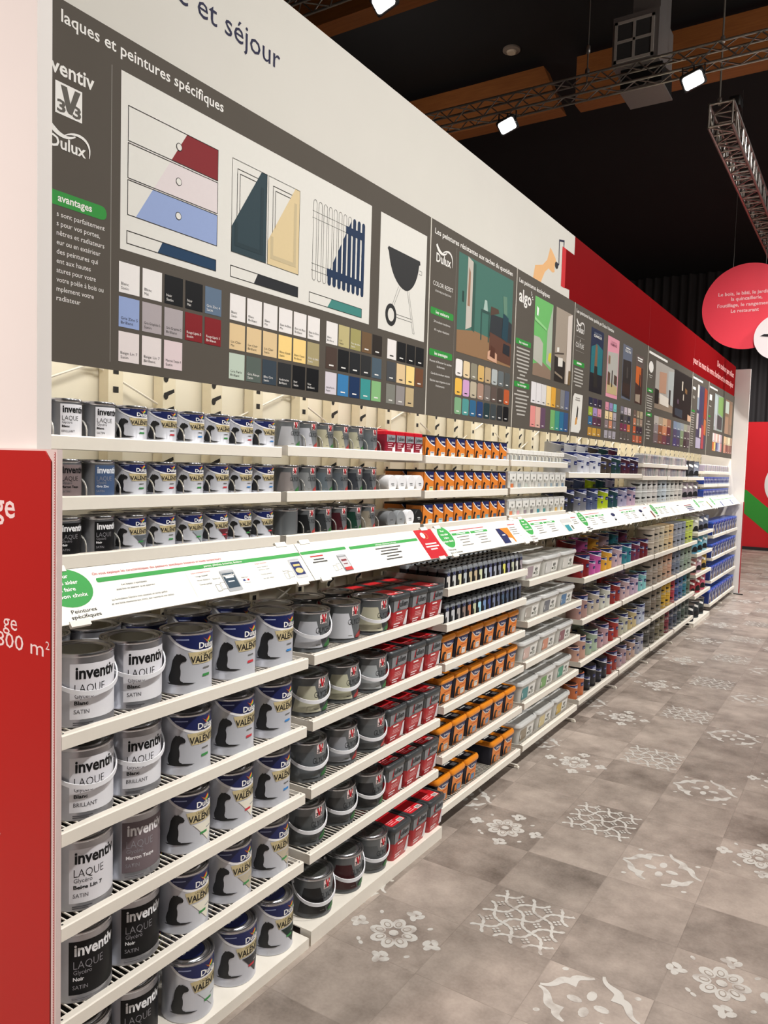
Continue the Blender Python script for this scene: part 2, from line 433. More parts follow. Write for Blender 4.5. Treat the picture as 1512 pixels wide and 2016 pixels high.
END = M('white_end_panel', '#ece5e0', .5, var=.02, scale=5)
e1 = thing('end_panel', 'tall plain white end panel behind the red sign, closing the near end of the shelves', 'end panel')
obj('panel', MB().box(-.6, -.078, 0, .188, -.042, 3.30, END), e1)
e2 = thing('end_panel', 'tall white end panel beyond the blue boxes, closing the far end of the shelves', 'end panel')
obj('panel', MB().box(-.47, 11.03, 0.0, .195, 11.09, 3.262, END), e2)
obj('edge_strip', MB().box(.195, 11.03, 0.02, .203, 11.09, 1.35, M('red_edge_strip', '#a31f28', .5)), e2)
obj('foot', MB().box(.0, 11.0, 0, .26, 11.03, .012, BLACK), e2)

# ------------------------------------------------------------------ long fascia above the header panels
fa = thing('fascia_board', 'long printed fascia along the top, white turning to red past a painted roller edge', 'fascia')
obj('board', MB().box(-.03, -.04, 2.84, -.006, 11.03, 3.30, FASCIA_WHITE), fa)
REDF = M('dark_red_print', '#780d11', .85, var=.03, scale=4, spec=.02)
g = G(); g.poly([(3.963, 3.30), (3.961, 3.178), (3.73, 3.178), (3.729, 2.925), (3.891, 2.933), (3.893, 2.845), (11.03, 2.845), (11.03, 3.30)], REDF)
g.rect(3.729, 2.925, 3.80, 3.178, P('#c8262b'), 1)
obj('red_area', g.mesh('red_area', front(-.006)), fa)
SKIN = P('#e0ae78'); g = G()
g.poly([(3.25, 2.86), (3.28, 2.955), (3.40, 2.985), (3.47, 3.03), (3.50, 3.085), (3.517, 3.118), (3.56, 3.10), (3.61, 3.075), (3.632, 3.05), (3.60, 3.02), (3.605, 2.985), (3.57, 2.975), (3.50, 2.985), (3.44, 2.95), (3.40, 2.90), (3.37, 2.86)], SKIN)
g.ell(3.635, 3.035, .03, .022, BLACK, 1); g.line([(3.64, 3.04), (3.675, 3.05), (3.67, 3.2), (3.755, 3.216), (3.755, 3.178)], .012, INKN, 1)
obj('hand_illustration', g.mesh('hand_illustration', front(-.006)), fa)
g = G(); g.text('e et séjour', .942, 3.062, .068, INKN, 1, w=.455, al='r'); obj('dark_lettering', g.mesh('dark_lettering', front(-.006)), fa)
g = G(); g.text('Des couleurs par milliers', 10.87, 3.125, .075, P('#f0b8b4'), 2, w=1.35, al='r', bold=.01); g.text('pour les murs de votre chambre et de votre séjour', 10.87, 2.98, .075, P('#f0b8b4'), 2, w=2.85, al='r', bold=.01)
obj('pale_lettering', g.mesh('pale_lettering', front(-.006)), fa)
g = G()
for y in (6.03, 8.06): g.rect(y - .002, 2.845, y + .002, 3.30, P('#6f1013'), 1)
obj('panel_joints', g.mesh('panel_joints', front(-.006)), fa)
STRIP = M('strip_diffuser', '#fff6e4', .4, emit=4)
for k in range(11):
    t = thing('strip_lamp', f'slim hidden strip lamp behind the header panels above the {BAY[k]} bay', 'lamp', (-.045, k + .5, 2.36), 'strip lamps behind the header panels')
    obj('housing', MB().box(-.03, -.46, .0, .036, .46, .03, WHITE_METAL), t); obj('diffuser', MB().box(-.025, -.455, -.004, .025, .455, 0, STRIP), t)
# ================================================================== printed header panels
PAPER = P('#d8d5ce', .7); LT = P('#e4e1dc'); HGREEN = P('#2f8a3a'); LINEK = P('#2a2826'); SEAM = M('joint_strip', '#cfc9bd', .5)
def hp(a, b, label, **parts):
    t = thing('header_panel', label, 'sign', (0, 0, 0), 'printed header panels')
    obj('board', MB().box(-.006, a + .003, 1.974, 0, b - .003, 2.872, GREY_PANEL), t)
    obj('joint_strip', MB().box(-.005, b - .004, 1.974, .0025, b + .004, 2.872, SEAM), t)
    for n, gs in parts.items():
        for g in (gs if isinstance(gs, list) else [gs]): obj(n, g.mesh(n, front(0), eps=.0003), t)
    return t
def swatches(L_, x0, pitch, w, rows, names=None, ztop=(2.272, 2.178, 2.083), h=.083, r=0, dark_txt=True):
    g = G(); L_.append(g)
    for j, row in enumerate(rows):
        for i, c in enumerate(row):
            if not c: continue
            x = x0 + i * pitch; z = ztop[j]
            g.rect(x, z - h, x + w, z, P('#' + c), 1, r)
            lum = sum(lin(c)); tc = LT if lum < .9 else LINEK
            nm = names[j][i] if names and names[j] and i < len(names[j]) else None
            if nm:
                for q, t in enumerate(nm.split('/')): g.text(t, x + .007, z - h + .021 - q * .012, .0075, tc, 2, w=min(w - .012, .0052 * len(t)))
            else: g.rect(x + w * .3, z - h + .012, x + w * .7, z - h + .017, tc, 2)
def logo_dulux(g, x, z, w, col, text=True):
    """wave over the word, as on the tins and panels"""
    g.line(bez((x, z + w * .47), (x + w * .12, z + w * .27), (x + w * .42, z + w * .20), (x + w * .62, z + w * .36), 12), [w * .11 * (1 - .75 * abs(i - 3) / 9) for i in range(13)], col, 2)
    g.line(bez((x + w * .36, z + w * .30), (x + w * .66, z + w * .50), (x + w * 1.06, z + w * .44), (x + w * .96, z + w * .02), 12), [w * (.015 + .045 * math.sin(PI * i / 12)) for i in range(13)], col, 3)
    g.text('Dulux', x, z, w * .24, col, 2, w=w * .88, bold=.02)
def logo_v(g, x, z, s, box, v, n, wd=None):
    wd = wd or s
    g.rect(x, z, x + wd, z + s, box, 1)
    X = lambda a: x + a * wd; Z = lambda b: z + b * s
    g.poly([(X(.2), Z(.93)), (X(.42), Z(.93)), (X(.56), Z(.42)), (X(.5), Z(.12)), (X(.42), Z(.2))], v, 3)
    g.poly([(X(.72), Z(.93)), (X(.93), Z(.93)), (X(.62), Z(.12)), (X(.5), Z(.12)), (X(.53), Z(.38))], v, 3)
    g.text('3', X(.06), Z(.08), s * .36, n, 2, w=wd * .32, bold=.03); g.text('3', X(.64), Z(.08), s * .36, n, 2, w=wd * .32, bold=.03)

# ---- first panel, two bays long
le = G(); le.text('laques et peintures spécifiques', .108, 2.818, .030, LT, 1, w=.566, bold=.012)
le.text('inventiv', .205, 2.688, .036, LT, 1, w=.16, al='r', bold=.02)
logo_v(le, .092, 2.592, .078, LT, P('#58544d'), P('#58544d'), .077)
logo_dulux(le, .075, 2.508, .12, LT)
le.rect(.06, 2.366, .246, 2.402, HGREEN, 0, .016); le.text('avantages', .1, 2.377, .018, LT, 1, w=.1, bold=.02)
for i, t in enumerate(['s sont parfaitement', 's pour vos portes,', 'nêtres et radiateurs', 'eur ou en extérieur', 'des peintures qui', 'ent aux hautes', 'atures pour votre', 'votre poêle à bois ou', 'mplement votre', 'radiateur']):
    le.text(t, .097, 2.339 - i * .0233, .0125, LT, 1, w=[.143, .128, .142, .13, .122, .1, .116, .14, .11, .07][i])
le.rect(.259, 1.995, .2605, 2.78, P('#98948c'), 0)
po = G(); po.rect(.290, 2.306, 1.515, 2.780, PAPER, 0)
REDD, LILA, BLUE, NAVY = P('#7d1f24'), P('#d6cbcb'), P('#8e9fc8'), P('#1d3a57')
lx = lambda z: .526 - (2.695 - z) * (.183 / .289)      # the slanting edge of the colour
for z1, z0, c in ((2.696, 2.603, REDD), (2.597, 2.503, LILA), (2.498, 2.404, BLUE)):
    po.poly([(lx(z1), z1), (.654, z1), (.654, z0), (lx(z0), z0)], c, 1)
    po.line([(.314, z1), (.654, z1), (.654, z0), (.314, z0)], .002, LINEK, 2, True)
    po.ell(.496, (z1 + z0) / 2, .0115, .0115, LINEK, 3); po.ell(.496, (z1 + z0) / 2, .0095, .0095, PAPER, 4)
def bar(a, b, z1, z0, c, s1, s0):
    po.line([(a, z1), (b, z1), (b, z0), (a, z0)], .002, LINEK, 2, True); po.poly([(s1, z1), (b, z1), (b, z0), (s0, z0)], c, 1)
bar(.312, .651, 2.360, 2.326, NAVY, .438, .420); bar(.716, 1.056, 2.360, 2.325, P('#25262a'), .845, .826); bar(1.121, 1.460, 2.358, 2.323, P('#3f8079'), 1.259, 1.232)
for x0, x1, cc, sh, s1, s0, cut in ((.717, .882, '#2b3d44', '#25363c', .855, .717, 2.482), (.890, 1.056, '#d3be94', '#bfae8b', 1.031, .891, 2.481)):
    z1, z0 = 2.696, 2.404
    po.poly([(s1, z1), (x1, z1), (x1, z0), (x0, z0), (x0, cut)], P(cc), 1)
    for d in (0, .024, .036): po.line([(x0 + d, z1 - d * 1.1), (x1 - d, z1 - d * 1.1), (x1 - d, z0 + d), (x0 + d, z0 + d)], .0012, LINEK, 3 if d == 0 else 0, True)
    q = lambda z: s0 + (s1 - s0) * (z - cut) / (z1 - cut)
    d = .022; po.line([(x0 + d, cut + .02), (x0 + d, z0 + d * 1.3), (x1 - d, z0 + d * 1.3), (x1 - d, z1 - .05)], .014, P(sh), 2)
    for d in (.024, .036):
        zt = z1 - d * 1.1; po.line([(x0 + d, cut + d * 1.4), (x0 + d, zt), (q(zt), zt)], .0014, LINEK, 3)
nb = 11
for i in range(nb):
    x = 1.136 + i * .0313; dk = P('#172d4b')
    sx = lambda z: 1.365 - (2.681 - z) * (.168 / .274)
    zc = 2.681 - (1.365 - x) * (.274 / .168)
    if zc > 2.69: po.rect(x, 2.405, x + .02, 2.694, dk, 2, .0095)
    else:
        po.line([(x, 2.415)] + [(x + .01 - .01 * math.cos(a), 2.684 + .01 * math.sin(a)) for a in (0, PI / 4, PI / 2, PI * .75, PI)] + [(x + .02, 2.415)] + [(x + .01 + .01 * math.cos(a), 2.415 + .01 * math.sin(a)) for a in (-PI / 4, -PI / 2, -PI * .75)], .0016, LINEK, 1, True)
        if zc > 2.42: po.poly([(x, max(2.41, zc - .016)), (x + .02, min(2.69, zc + .016)), (x + .02, 2.412), (x + .01, 2.404), (x, 2.412)], dk, 2)
for z in (2.64, 2.452):
    xs = sx(z); po.rect(xs, z - .014, 1.468, z + .014, P('#172d4b'), 3); po.line([(xs, z - .012), (1.13, z - .012)], .0014, LINEK, 1); po.line([(xs, z + .012), (1.13, z + .012)], .0014, LINEK, 1)
p2 = po; p2.rect(1.583, 2.302, 1.969, 2.778, PAPER, 0)
p2.poly([(1.640, 2.645), (1.648, 2.655), (1.912, 2.652), (1.916, 2.636), (1.905, 2.632)] + bez((1.905, 2.632), (1.895, 2.55), (1.84, 2.50), (1.795, 2.498), 8) + bez((1.795, 2.498), (1.72, 2.50), (1.665, 2.56), (1.65, 2.635), 8), BLACK, 1)
p2.line([(1.908, 2.61), (1.93, 2.61), (1.93, 2.594), (1.905, 2.594)], .002, LINEK, 1)
for a, b in (((1.735, 2.505), (1.69, 2.42)), ((1.75, 2.5), (1.703, 2.42)), ((1.81, 2.5), (1.866, 2.325)), ((1.822, 2.5), (1.88, 2.325)), ((1.72, 2.385), (1.855, 2.385)), ((1.72, 2.372), (1.855, 2.372)), ((1.866, 2.325), (1.88, 2.325))): p2.line([a, b], .0018, LINEK, 1)
p2.ell(1.680, 2.375, .044, .047, BLACK, 2); p2.ell(1.680, 2.375, .025, .028, PAPER, 3)
ch = []; W = 'e3dedb'; K = '141517'
swatches(ch, .287, .0802, .070, [[W, W, K, K, '5d6f84'], ['8e9fc8', 'a89fa1', 'a89fa1', '7d1f24', '7d1f24'], ['dcd2d0', 'dcd2d0', 'd8c6c8']],
         [['Blanc/Satin', 'Blanc/Mat', 'Noir/Satin', 'Noir/Mat', 'Gris Zinc 4/Satin'], ['Gris Zinc 5/Brillant', 'Gris Graphite 5/Satin', 'Gris Graphite 5/Brillant', 'Rouge Lipstic 3/Satin', 'Rouge Lipstic 3/Brillant'], ['Beige Lin 7/Satin', 'Beige Lin 7/Brillant', 'Marron Taupe 4/Satin']])
swatches(ch, .716, .0802, .072, [[W] * 6, ['d8bd92'] * 3 + ['efcd84', 'efcd84', 'a3966f'], ['b8c5b6', '56605a', '37424c', '2a2c2e', '121316', '121316']],
         [['Blanc/Satin', 'Blanc/Brillant', 'Blanc/Mat', 'Blanc de Blanc/Mat', 'Blanc de Blanc/Brillant', 'Blanc de Blanc/Satin'], ['Lin Clair/Mat', 'Lin Clair/Brillant', 'Lin Clair/Satin', 'Blanc Cassé/Satin', 'Blanc Cassé/Brillant', 'Grain de Sable/Satin'], ['Gris Perle/Brillant', 'Gris Alarçe/Satin', 'Bleu Gris/Satin', 'Anthracite/Brillant', 'Noir/Satin', 'Noir/Brillant']])
swatches(ch, 1.230, .0790, .072, [[W, 'b8ac7c', '9c955f', '6a5239', '2c2622'], ['4a3b34', '17181a', '222427', '2c2d2e', '4a5a66'], ['cfc8cf', '3a79ab', '1c3357', '3c8f8d', '82b27a']],
         [['Blanc/Brillant', 'Lin/Satin', 'Fleur de coton/Satin', '', ''], [], ['Gris Perle/Satin']])
swatches(ch, 1.660, .0800, .072, [[W, K, K, K], ['47494c', 'd8bd92', 'efcd84', '6b4630'], ['7c7c74', '8f8987', 'b9a57f']])
hp(-.03, 2, 'grey header panel drawing drawers, doors, a radiator and a barbecue above colour squares', lettering=le, drawings=po, colour_chart=ch)

# ---- second panel
le = G(); le.text('Les peintures résistantes aux taches du quotidien', 2.041, 2.813, .024, LT, 1, w=.90, bold=.015)
logo_dulux(le, 2.06, 2.69, .165, LT)
le.text('COLOR RESIST', 2.037, 2.578, .02, LT, 1, w=.2); le.text('LESSIVABLE & RÉSISTANT', 2.06, 2.552, .008, LT, 1, w=.16)
for z, t in ((2.446, 'les valeurs'), (2.255, 'les avantages')): le.rect(2.022, z - .002, 2.25, z + .03, HGREEN, 0, .008); le.text(t, 2.137, z + .006, .014, LT, 1, w=.13, al='c', bold=.02)
for z, t in ((2.41, '24 couleurs tendances'), (2.372, '10 x plus résistant'), (2.225, "Permet d'éliminer les taches"), (2.203, 'facilement'), (2.168, 'Garde la couleur intacte'), (2.135, 'Résiste aux impacts et aux'), (2.113, 'frottements')):
    le.text(t, 2.137, z, .010, LT, 1, w=.0078 * len(t), al='c')
le.rect(2.262, 1.995, 2.2635, 2.80, P('#98948c'), 0)
ph = G(); x0, x1, z0, z1 = 2.288, 2.955, 2.306, 2.79; F = lambda pts: [(x0 + a * (x1 - x0), z0 + b * (z1 - z0)) for a, b in pts]
ph.rect(x0, z0, x1, z1, P('#3f6a5f'), 0)
for pts, c, l in (([(0, 0), (1, 0), (1, .22), (.3, .27), (0, .22)], '#8a6a4c', 1), ([(.14, .25), (.24, .30), (.24, .97), (.15, 1)], '#b9b2a8', 1), ([(.16, .5), (.2, .5), (.2, .85), (.17, .9)], '#93705a', 2), ([(.24, .27), (.29, .25), (.29, .96), (.24, .98)], '#2f5148', 1), ([(.4, .2), (.42, .2), (.42, .5), (.54, .5), (.54, .2), (.56, .2), (.56, .53), (.4, .53)], '#2d4a44', 2),
                  ([(.56, .27), (1, .2), (1, .5), (.9, .53), (.58, .52)], '#2b2f33', 2), ([(.57, .05), (1, .02), (1, .27), (.57, .32)], '#5a3a2d', 3), ([(.57, .50), (.74, .56), (.72, .60), (.58, .6)], '#4f3b30', 3), ([(.8, .3), (.92, .27), (.93, .55), (.82, .58)], '#1d3c48', 4), ([(.83, .58), (.9, .57), (.88, .78), (.8, .77)], '#5d7f6c', 3), ([(.83, .14), (.97, .12), (.97, .24), (.84, .25)], '#20242a', 5), ([(.54, .02), (.72, 0), (.72, .1), (.62, .14), (.54, .1)], '#c59a80', 5), ([(.58, .06), (.68, .04), (.68, .16), (.6, .18)], '#4f2d20', 6), ([(.44, .53), (.52, .53), (.5, .64), (.46, .64)], '#9fb4ab', 3), ([(.07, .52), (.1, .52), (.1, .63), (.07, .63)], '#223a35', 1)):
    ph.poly(F(pts), P(c), l)
ch = []; swatches(ch, 2.290, .0846, .074, [[W, 'd9c29a', '85806f', 'c9a565', 'b29a77', 'a9aead', '5f6668', '4d504f'], ['e0b04c', 'c79ac1', 'b3a791', '9f8070', '716863', '594b45', '443a35', 'b0542e'], ['79a27b', '4f8f8c', '2f6184', '27406b', '24383c', '3c4346', '292b2d', '101113']], r=.012)
hp(2, 3, 'grey header panel showing a green living room above rounded colour squares', lettering=le, room_photo=ph, colour_chart=ch)

# ---- third panel
le = G(); le.text('Les peintures écologiques', 3.039, 2.806, .024, LT, 1, w=.485, bold=.015)
le.text('algo', 3.045, 2.70, .07, LT, 1, w=.185, bold=.02)
for k in range(4): le.ell(3.238 + .012 * math.cos(k), 2.745 + .012 * k, .008, .004, LT, 1, 8, k * .5)
for z, t in ((2.458, 'les valeurs'), (2.213, 'les avantages')): le.rect(3.022, z - .002, 3.25, z + .03, HGREEN, 0, .008); le.text(t, 3.137, z + .006, .013, LT, 1, w=.13, al='c', bold=.02)
le.bars(3.137, 2.43, [.2, .19, .2, .18, .19, .17, .13, .08, .16, .07], .009, .0215, P('#b0aca5'), 1, 'c'); le.bars(3.137, 2.185, [.14, .22, .17, .18, .16, .14, .12], .009, .0225, P('#b0aca5'), 1, 'c')
ph = G()
def room(x0, x1, z0, z1, base, items):
    ph.rect(x0, z0, x1, z1, P(base), 0)
    for n, (pts, c) in enumerate(items): ph.poly([(x0 + a * (x1 - x0), z0 + b * (z1 - z0)) for a, b in pts], P(c), 1 + n)
room(3.29, 3.595, 2.307, 2.777, '#68b163', [([(0, 0), (1, 0), (1, .12), (.5, .2), (0, .14)], '#86705f'), ([(.7, .2), (1, .16), (1, 1), (.72, .62)], '#a3b09c'), ([(0, .2), (.5, .14), (.5, .44), (.3, .5), (0, .5)], '#b0aea3'), ([(.8, .25), (.98, .22), (.98, .36), (.84, .34)], '#c8c33a'), ([(0, .7), (.65, .62), (.65, .65), (0, .74)], '#8fca88'), ([(.1, .77), (.18, .76), (.2, .86), (.1, .88)], '#e6ebe3')])
room(3.655, 3.962, 2.31, 2.78, '#9c8f81', [([(0, 0), (.65, 0), (.65, .3), (0, .34)], '#2a2420'), ([(.72, 0), (1, .02), (1, 1), (.72, .95)], '#cfc4bb'), ([(0, .36), (.55, .4), (.55, .42), (0, .38)], '#4a3f36'), ([(.12, .4), (.24, .41), (.24, .47), (.12, .46)], '#e4e0da'), ([(.2, .21), (.48, .22), (.48, .34), (.2, .33)], '#d9d3ca'), ([(.85, 0), (1, 0), (1, .2), (.88, .2)], '#6f5a3c'), ([(.02, .1), (.5, .05), (.5, .08), (.02, .13)], '#8c7d6c')])
ch = []; swatches(ch, 3.281, .0850, .082, [['d9d5d6', 'd9d5d6', 'd3cfce', 'e7c98b', 'dba33d', '7d6b4f', '7b7b7f', '59617d'], ['d98b86', 'cfa999', '63495f', '', '72a867', '3f8f7e', '2c6a8f', '35527f']], ztop=(2.266, 2.121), h=.127)
hp(3, 4, 'narrow grey header panel with a bright green kitchen photo', lettering=le, room_photo=ph, colour_chart=ch)

# ---- fourth panel, two bays
le = G(); le.text('Les peintures haute qualité par Dulux Valentine', 4.037, 2.815, .024, LT, 1, w=.885, bold=.015)
logo_dulux(le, 4.05, 2.69, .175, LT); le.text('COUTURE', 4.05, 2.585, .03, LT, 1, w=.17)
le.poly([(4.13, 2.628), (4.137, 2.648), (4.144, 2.628)], LT, 1)
for z in (2.62, 2.56, 2.655): le.rect(4.05, z, 4.23, z + .002, P('#98948c'), 1)
le.rect(4.02, 2.458, 4.25, 2.492, HGREEN, 0, .008); le.bars(4.137, 2.472, [.1], .012, .02, LT, 1, 'c'); le.bars(4.137, 2.43, [.18, .2, .17, .18, .2, .13], .01, .022, P('#b0aca5'), 1, 'c')
le.poly([(4.02, 2.0), (4.19, 2.0), (4.225, 2.03), (4.246, 2.268), (4.07, 2.268), (4.04, 2.24)], PAPER, 1); le.poly([(4.12, 2.1), (4.15, 2.09), (4.16, 2.17), (4.14, 2.19)], LINEK, 2); le.poly([(4.10, 2.05), (4.14, 2.06), (4.14, 2.11), (4.11, 2.10)], P('#cf9144'), 2); le.bars(4.14, 2.235, [.09, .1], .008, .014, P('#8d8882'), 2, 'c')
ph = G()
room(4.376, 4.676, 2.313, 2.772, '#1b2642', [([(.0, .0), (1, 0), (1, .3), (0, .3)], '#1f1d22'), ([(.05, .3), (.95, .3), (.95, .72), (.5, .78), (.05, .7)], '#1f6a72'), ([(.3, .25), (.55, .22), (.52, .75), (.38, .77)], '#7b5a41'), ([(.28, .08), (.62, .08), (.56, .42), (.34, .42)], '#2a2622')])
ph.text('COLLECTION', 4.526, 2.735, .012, P('#9aa3b4'), 6, al='c', w=.17); ph.text('GLAMOUR', 4.526, 2.712, .018, LT, 6, al='c', w=.19, bold=.02)
room(4.783, 5.091, 2.313, 2.776, '#d38f9f', [([(.05, .06), (.95, .06), (.95, .78), (.05, .74)], '#a9a7a0'), ([(.05, .06), (.95, .06), (.95, .2), (.05, .26)], '#b5a378'), ([(.1, .2), (.3, .2), (.3, .4), (.1, .42)], '#5c4335'), ([(.42, .18), (.5, .18), (.52, .45), (.44, .46)], '#3a332e'), ([(.65, .25), (.9, .22), (.9, .38), (.65, .4)], '#4d3a31'), ([(.1, .55), (.25, .55), (.25, .68), (.1, .68)], '#83644f')])
ph.text('COLLECTION', 4.937, 2.735, .012, P('#7f4a5c'), 8, al='c', w=.15); ph.text('ROMANCE', 4.937, 2.712, .018, P('#7f4a5c'), 8, al='c', w=.17, bold=.02)
room(5.205, 5.482, 2.335, 2.775, '#5f6676', [([(.05, .05), (.95, .02), (.95, .74), (.05, .72)], '#2e2826'), ([(.1, .1), (.9, .06), (.9, .3), (.1, .3)], '#3c2c26'), ([(.45, .4), (.6, .4), (.6, .6), (.45, .6)], '#4b4440')])
ph.text('COLLECTION', 5.343, 2.72, .018, LT, 6, al='c', w=.17, bold=.02); ph.bars(5.343, 2.748, [.13], .008, .02, LT, 6, 'c')
room(5.61, 5.862, 2.333, 2.747, '#5d514c', [([(.05, 0), (.95, 0), (.95, .76), (.05, .76)], '#46302a'), ([(.05, .42), (.7, .36), (.7, .76), (.05, .76)], '#c5632c'), ([(.1, .04), (.7, .02), (.7, .2), (.1, .18)], '#a08f7e'), ([(.5, .3), (.65, .3), (.65, .6), (.52, .62)], '#31262a')])
ph.bars(5.735, 2.715, [.17, .15], .012, .02, LT, 6, 'c')
ch = []
for x0, rows in ((4.385, [['262a40', '332a44', '2d2637'], ['97a93a', '9c87b6', 'cc8799'], ['33638a', '59334b', '4f2f40'], ['b8893a', 'c2963c', 'a87f36']]), (4.79, [['cc8799', '8f7fae', '6fb5b4'], ['dfc99c', 'dcbd8a', 'a9a0a8'], ['837376', 'bf8064', '736e76'], ['9f9aa2', '938e95', '9f9aa2']]), (5.212, [['77737f', 'c0b3bd', 'cfc4c6'], ['333236', '504c52', '333440'], ['713049', '7c3556', 'c56f3c'], ['595450', '57514d', '5c5651']]), (5.61, [['6d5b52', '9d8b72', 'b5a988'], ['c07a5c', '8b8270', 'a08777'], ['c25c35', '42333d', '3b2f3a'], ['b4593d', 'c67a5a', 'b35337']])):
    swatches(ch, x0, .108, .088 if rows[3][0] != 'b8893a' else .095, rows, ztop=(2.272, 2.203, 2.134, 2.055), h=.06)
hp(4, 6, 'grey header panel with four tall collection photos in navy, pink, grey and orange', lettering=le, collection_photos=ph, colour_chart=ch)

# ---- fifth, sixth and seventh panels
le = G(); le.bars(6.04, 2.815, [.72], .022, .1, LT, 1); le.ell(6.135, 2.70, .085, .052, LT, 1, 12); le.bars(6.13, 2.62, [.13, .08], .008, .018, P('#b0aca5'), 1, 'c')
for z in (2.47, 2.25): le.rect(6.03, z, 6.24, z + .034, HGREEN, 0, .008); le.bars(6.135, z + .01, [.1], .011, .1, LT, 1, 'c')
le.bars(6.135, 2.43, [.2, .18, .2, .19, .17, .2, .12], .01, .022, P('#b0aca5'), 1, 'c'); le.bars(6.135, 2.2, [.08, .17, .07, .18, .1, .16, .1], .01, .026, P('#b0aca5'), 1, 'c')
ph = G()
room(6.315, 7.08, 2.345, 2.785, '#a49e97', [([(0, 0), (1, 0), (1, .18), (0, .25)], '#8a7a6a'), ([(.2, .35), (.58, .38), (.58, .84), (.2, .8)], '#b28a73'), ([(.66, .2), (1, .15), (1, .95), (.66, .9)], '#a9adab'), ([(.0, .1), (.2, .1), (.2, .4), (0, .42)], '#2a2522'), ([(.25, .12), (.75, .1), (.75, .3), (.25, .34)], '#d5cdc2'), ([(.74, .18), (.84, .16), (.84, .5), (.74, .5)], '#3a3532')])
room(7.09, 8.0, 2.315, 2.80, '#2b2624', [([(.42, .62), (.48, .62), (.48, .82), (.42, .82)], '#c9bfae'), ([(.6, .6), (.72, .58), (.72, .68), (.6, .7)], '#7a5a3a'), ([(.5, .42), (.55, .42), (.55, .55), (.5, .55)], '#b4aa9d'), ([(.1, .05), (.5, .02), (.5, .2), (.1, .2)], '#3b4048'), ([(.8, .0), (1, 0), (1, .12), (.8, .15)], '#c8a185'), ([(.2, .3), (.28, .3), (.28, .4), (.2, .4)], '#5b4a55')])
ch = []; swatches(ch, 6.335, .178, .178, [['b3aba4', 'a59581', 'c2a283', '9c705a'], ['8a7f80', '8d5a41', 'c08060', '67383a'], ['6e6163', '764f40', '6f4048', '4b3b48']], ztop=(2.275, 2.195, 2.105), h=.085)
swatches(ch, 7.16, .17, .17, [['78859a', '7d8c98', '8a9095', '969783', '8d837c'], ['504a63', '4d546a', '7a8b6d', '51474a', '5c5254'], ['46426b', '4a435a', '646f54', '3f3638', '50484b']], ztop=(2.275, 2.195, 2.105), h=.085)
hp(6, 8, 'grey header panel pairing a pale room photo with a nearly black one', lettering=le, room_photos=ph, colour_chart=ch)
le = G(); le.bars(8.04, 2.81, [.56], .022, .1, LT, 1); le.bars(8.05, 2.69, [.15], .03, .05, LT, 1); le.bars(8.06, 2.59, [.12], .03, .05, P('#8b867e'), 1)
le.rect(8.04, 2.44, 8.21, 2.46, HGREEN, 1); le.bars(8.12, 2.42, [.17, .15, .16, .17, .15, .16, .17, .14, .15, .1, .15, .15, .12, .15, .14], .009, .026, P('#a09b93'), 1, 'c')
ph = G()
room(8.33, 8.92, 2.04, 2.77, '#4a4658', [([(0, .62), (.2, .6), (.2, .98), (0, 1)], '#8a93a0'), ([(0, .8), (.15, .8), (.15, 1), (0, 1)], '#d6d0c8'), ([(0, .3), (.2, .3), (.2, .55), (0, .55)], '#b3a9ac'), ([(.2, .2), (.55, .2), (.55, .9), (.2, .95)], '#45415c'), ([(.7, .5), (1, .5), (1, .98), (.7, 1)], '#a2452f'), ([(.75, .25), (1, .22), (1, .48), (.75, .5)], '#b5693c'), ([(.55, 0), (.8, 0), (.8, .35), (.55, .4)], '#a5494d'), ([(0, 0), (.5, 0), (.5, .16), (0, .17)], '#aaa2b5'), ([(.35, .18), (.5, .18), (.5, .33), (.35, .33)], '#cfc5bb')])
hp(8, 9, 'narrow grey header panel striped violet, orange and brown photos', lettering=le, colour_photos=ph)
le = G(); le.bars(9.06, 2.81, [.55], .022, .1, LT, 1); le.bars(9.08, 2.66, [.16], .07, .05, LT, 1); le.bars(9.08, 2.58, [.14], .012, .05, P('#a09b93'), 1)
le.rect(9.06, 2.45, 9.2, 2.47, HGREEN, 1); le.bars(9.13, 2.40, [.15, .1, .14, .15, .14, .12, .08], .01, .03, P('#a09b93'), 1, 'c')
ph = G()
room(9.46, 10.13, 2.31, 2.775, '#8e9992', [([(0, .1), (.3, .1), (.3, .95), (0, 1)], '#b3bdbe'), ([(.42, .5), (1, .42), (1, 1), (.42, .95)], '#7fa060'), ([(.35, .05), (.9, .05), (.9, .4), (.35, .45)], '#4a4546'), ([(.1, 0), (.3, 0), (.3, .4), (.1, .45)], '#a9a3a8')])
room(10.30, 10.88, 2.305, 2.775, '#7b6350', [([(0, .6), (.5, .6), (.5, .95), (0, .95)], '#b5bfb4'), ([(0, 0), (.5, 0), (.5, .5), (0, .5)], '#9c7a62'), ([(.6, .3), (1, .3), (1, .9), (.6, .9)], '#8a6a52')])
ch = []; swatches(ch, 9.43, .118, .116, [['ded3ce', 'cfa9a5', 'ddd0c6', 'c8a08e', 'd8cfd2', 'b49aa0'], ['c56f3f', 'dfc27a', '4e4a70', '7a86a0', 'c6c2c9', 'c98886']], ztop=(2.27, 2.155), h=.112)
swatches(ch, 10.29, .18, .175, [['d8b58a', 'c1ab8a', 'dccfae', '9b7d68'], ['c98d75', '7a3f38', '8f5a4a', '75473f']], ztop=(2.265, 2.15), h=.112)
hp(9, 11.03, 'last grey header panel with a green window photo before the far end panel', lettering=le, room_photos=ph, colour_chart=ch)
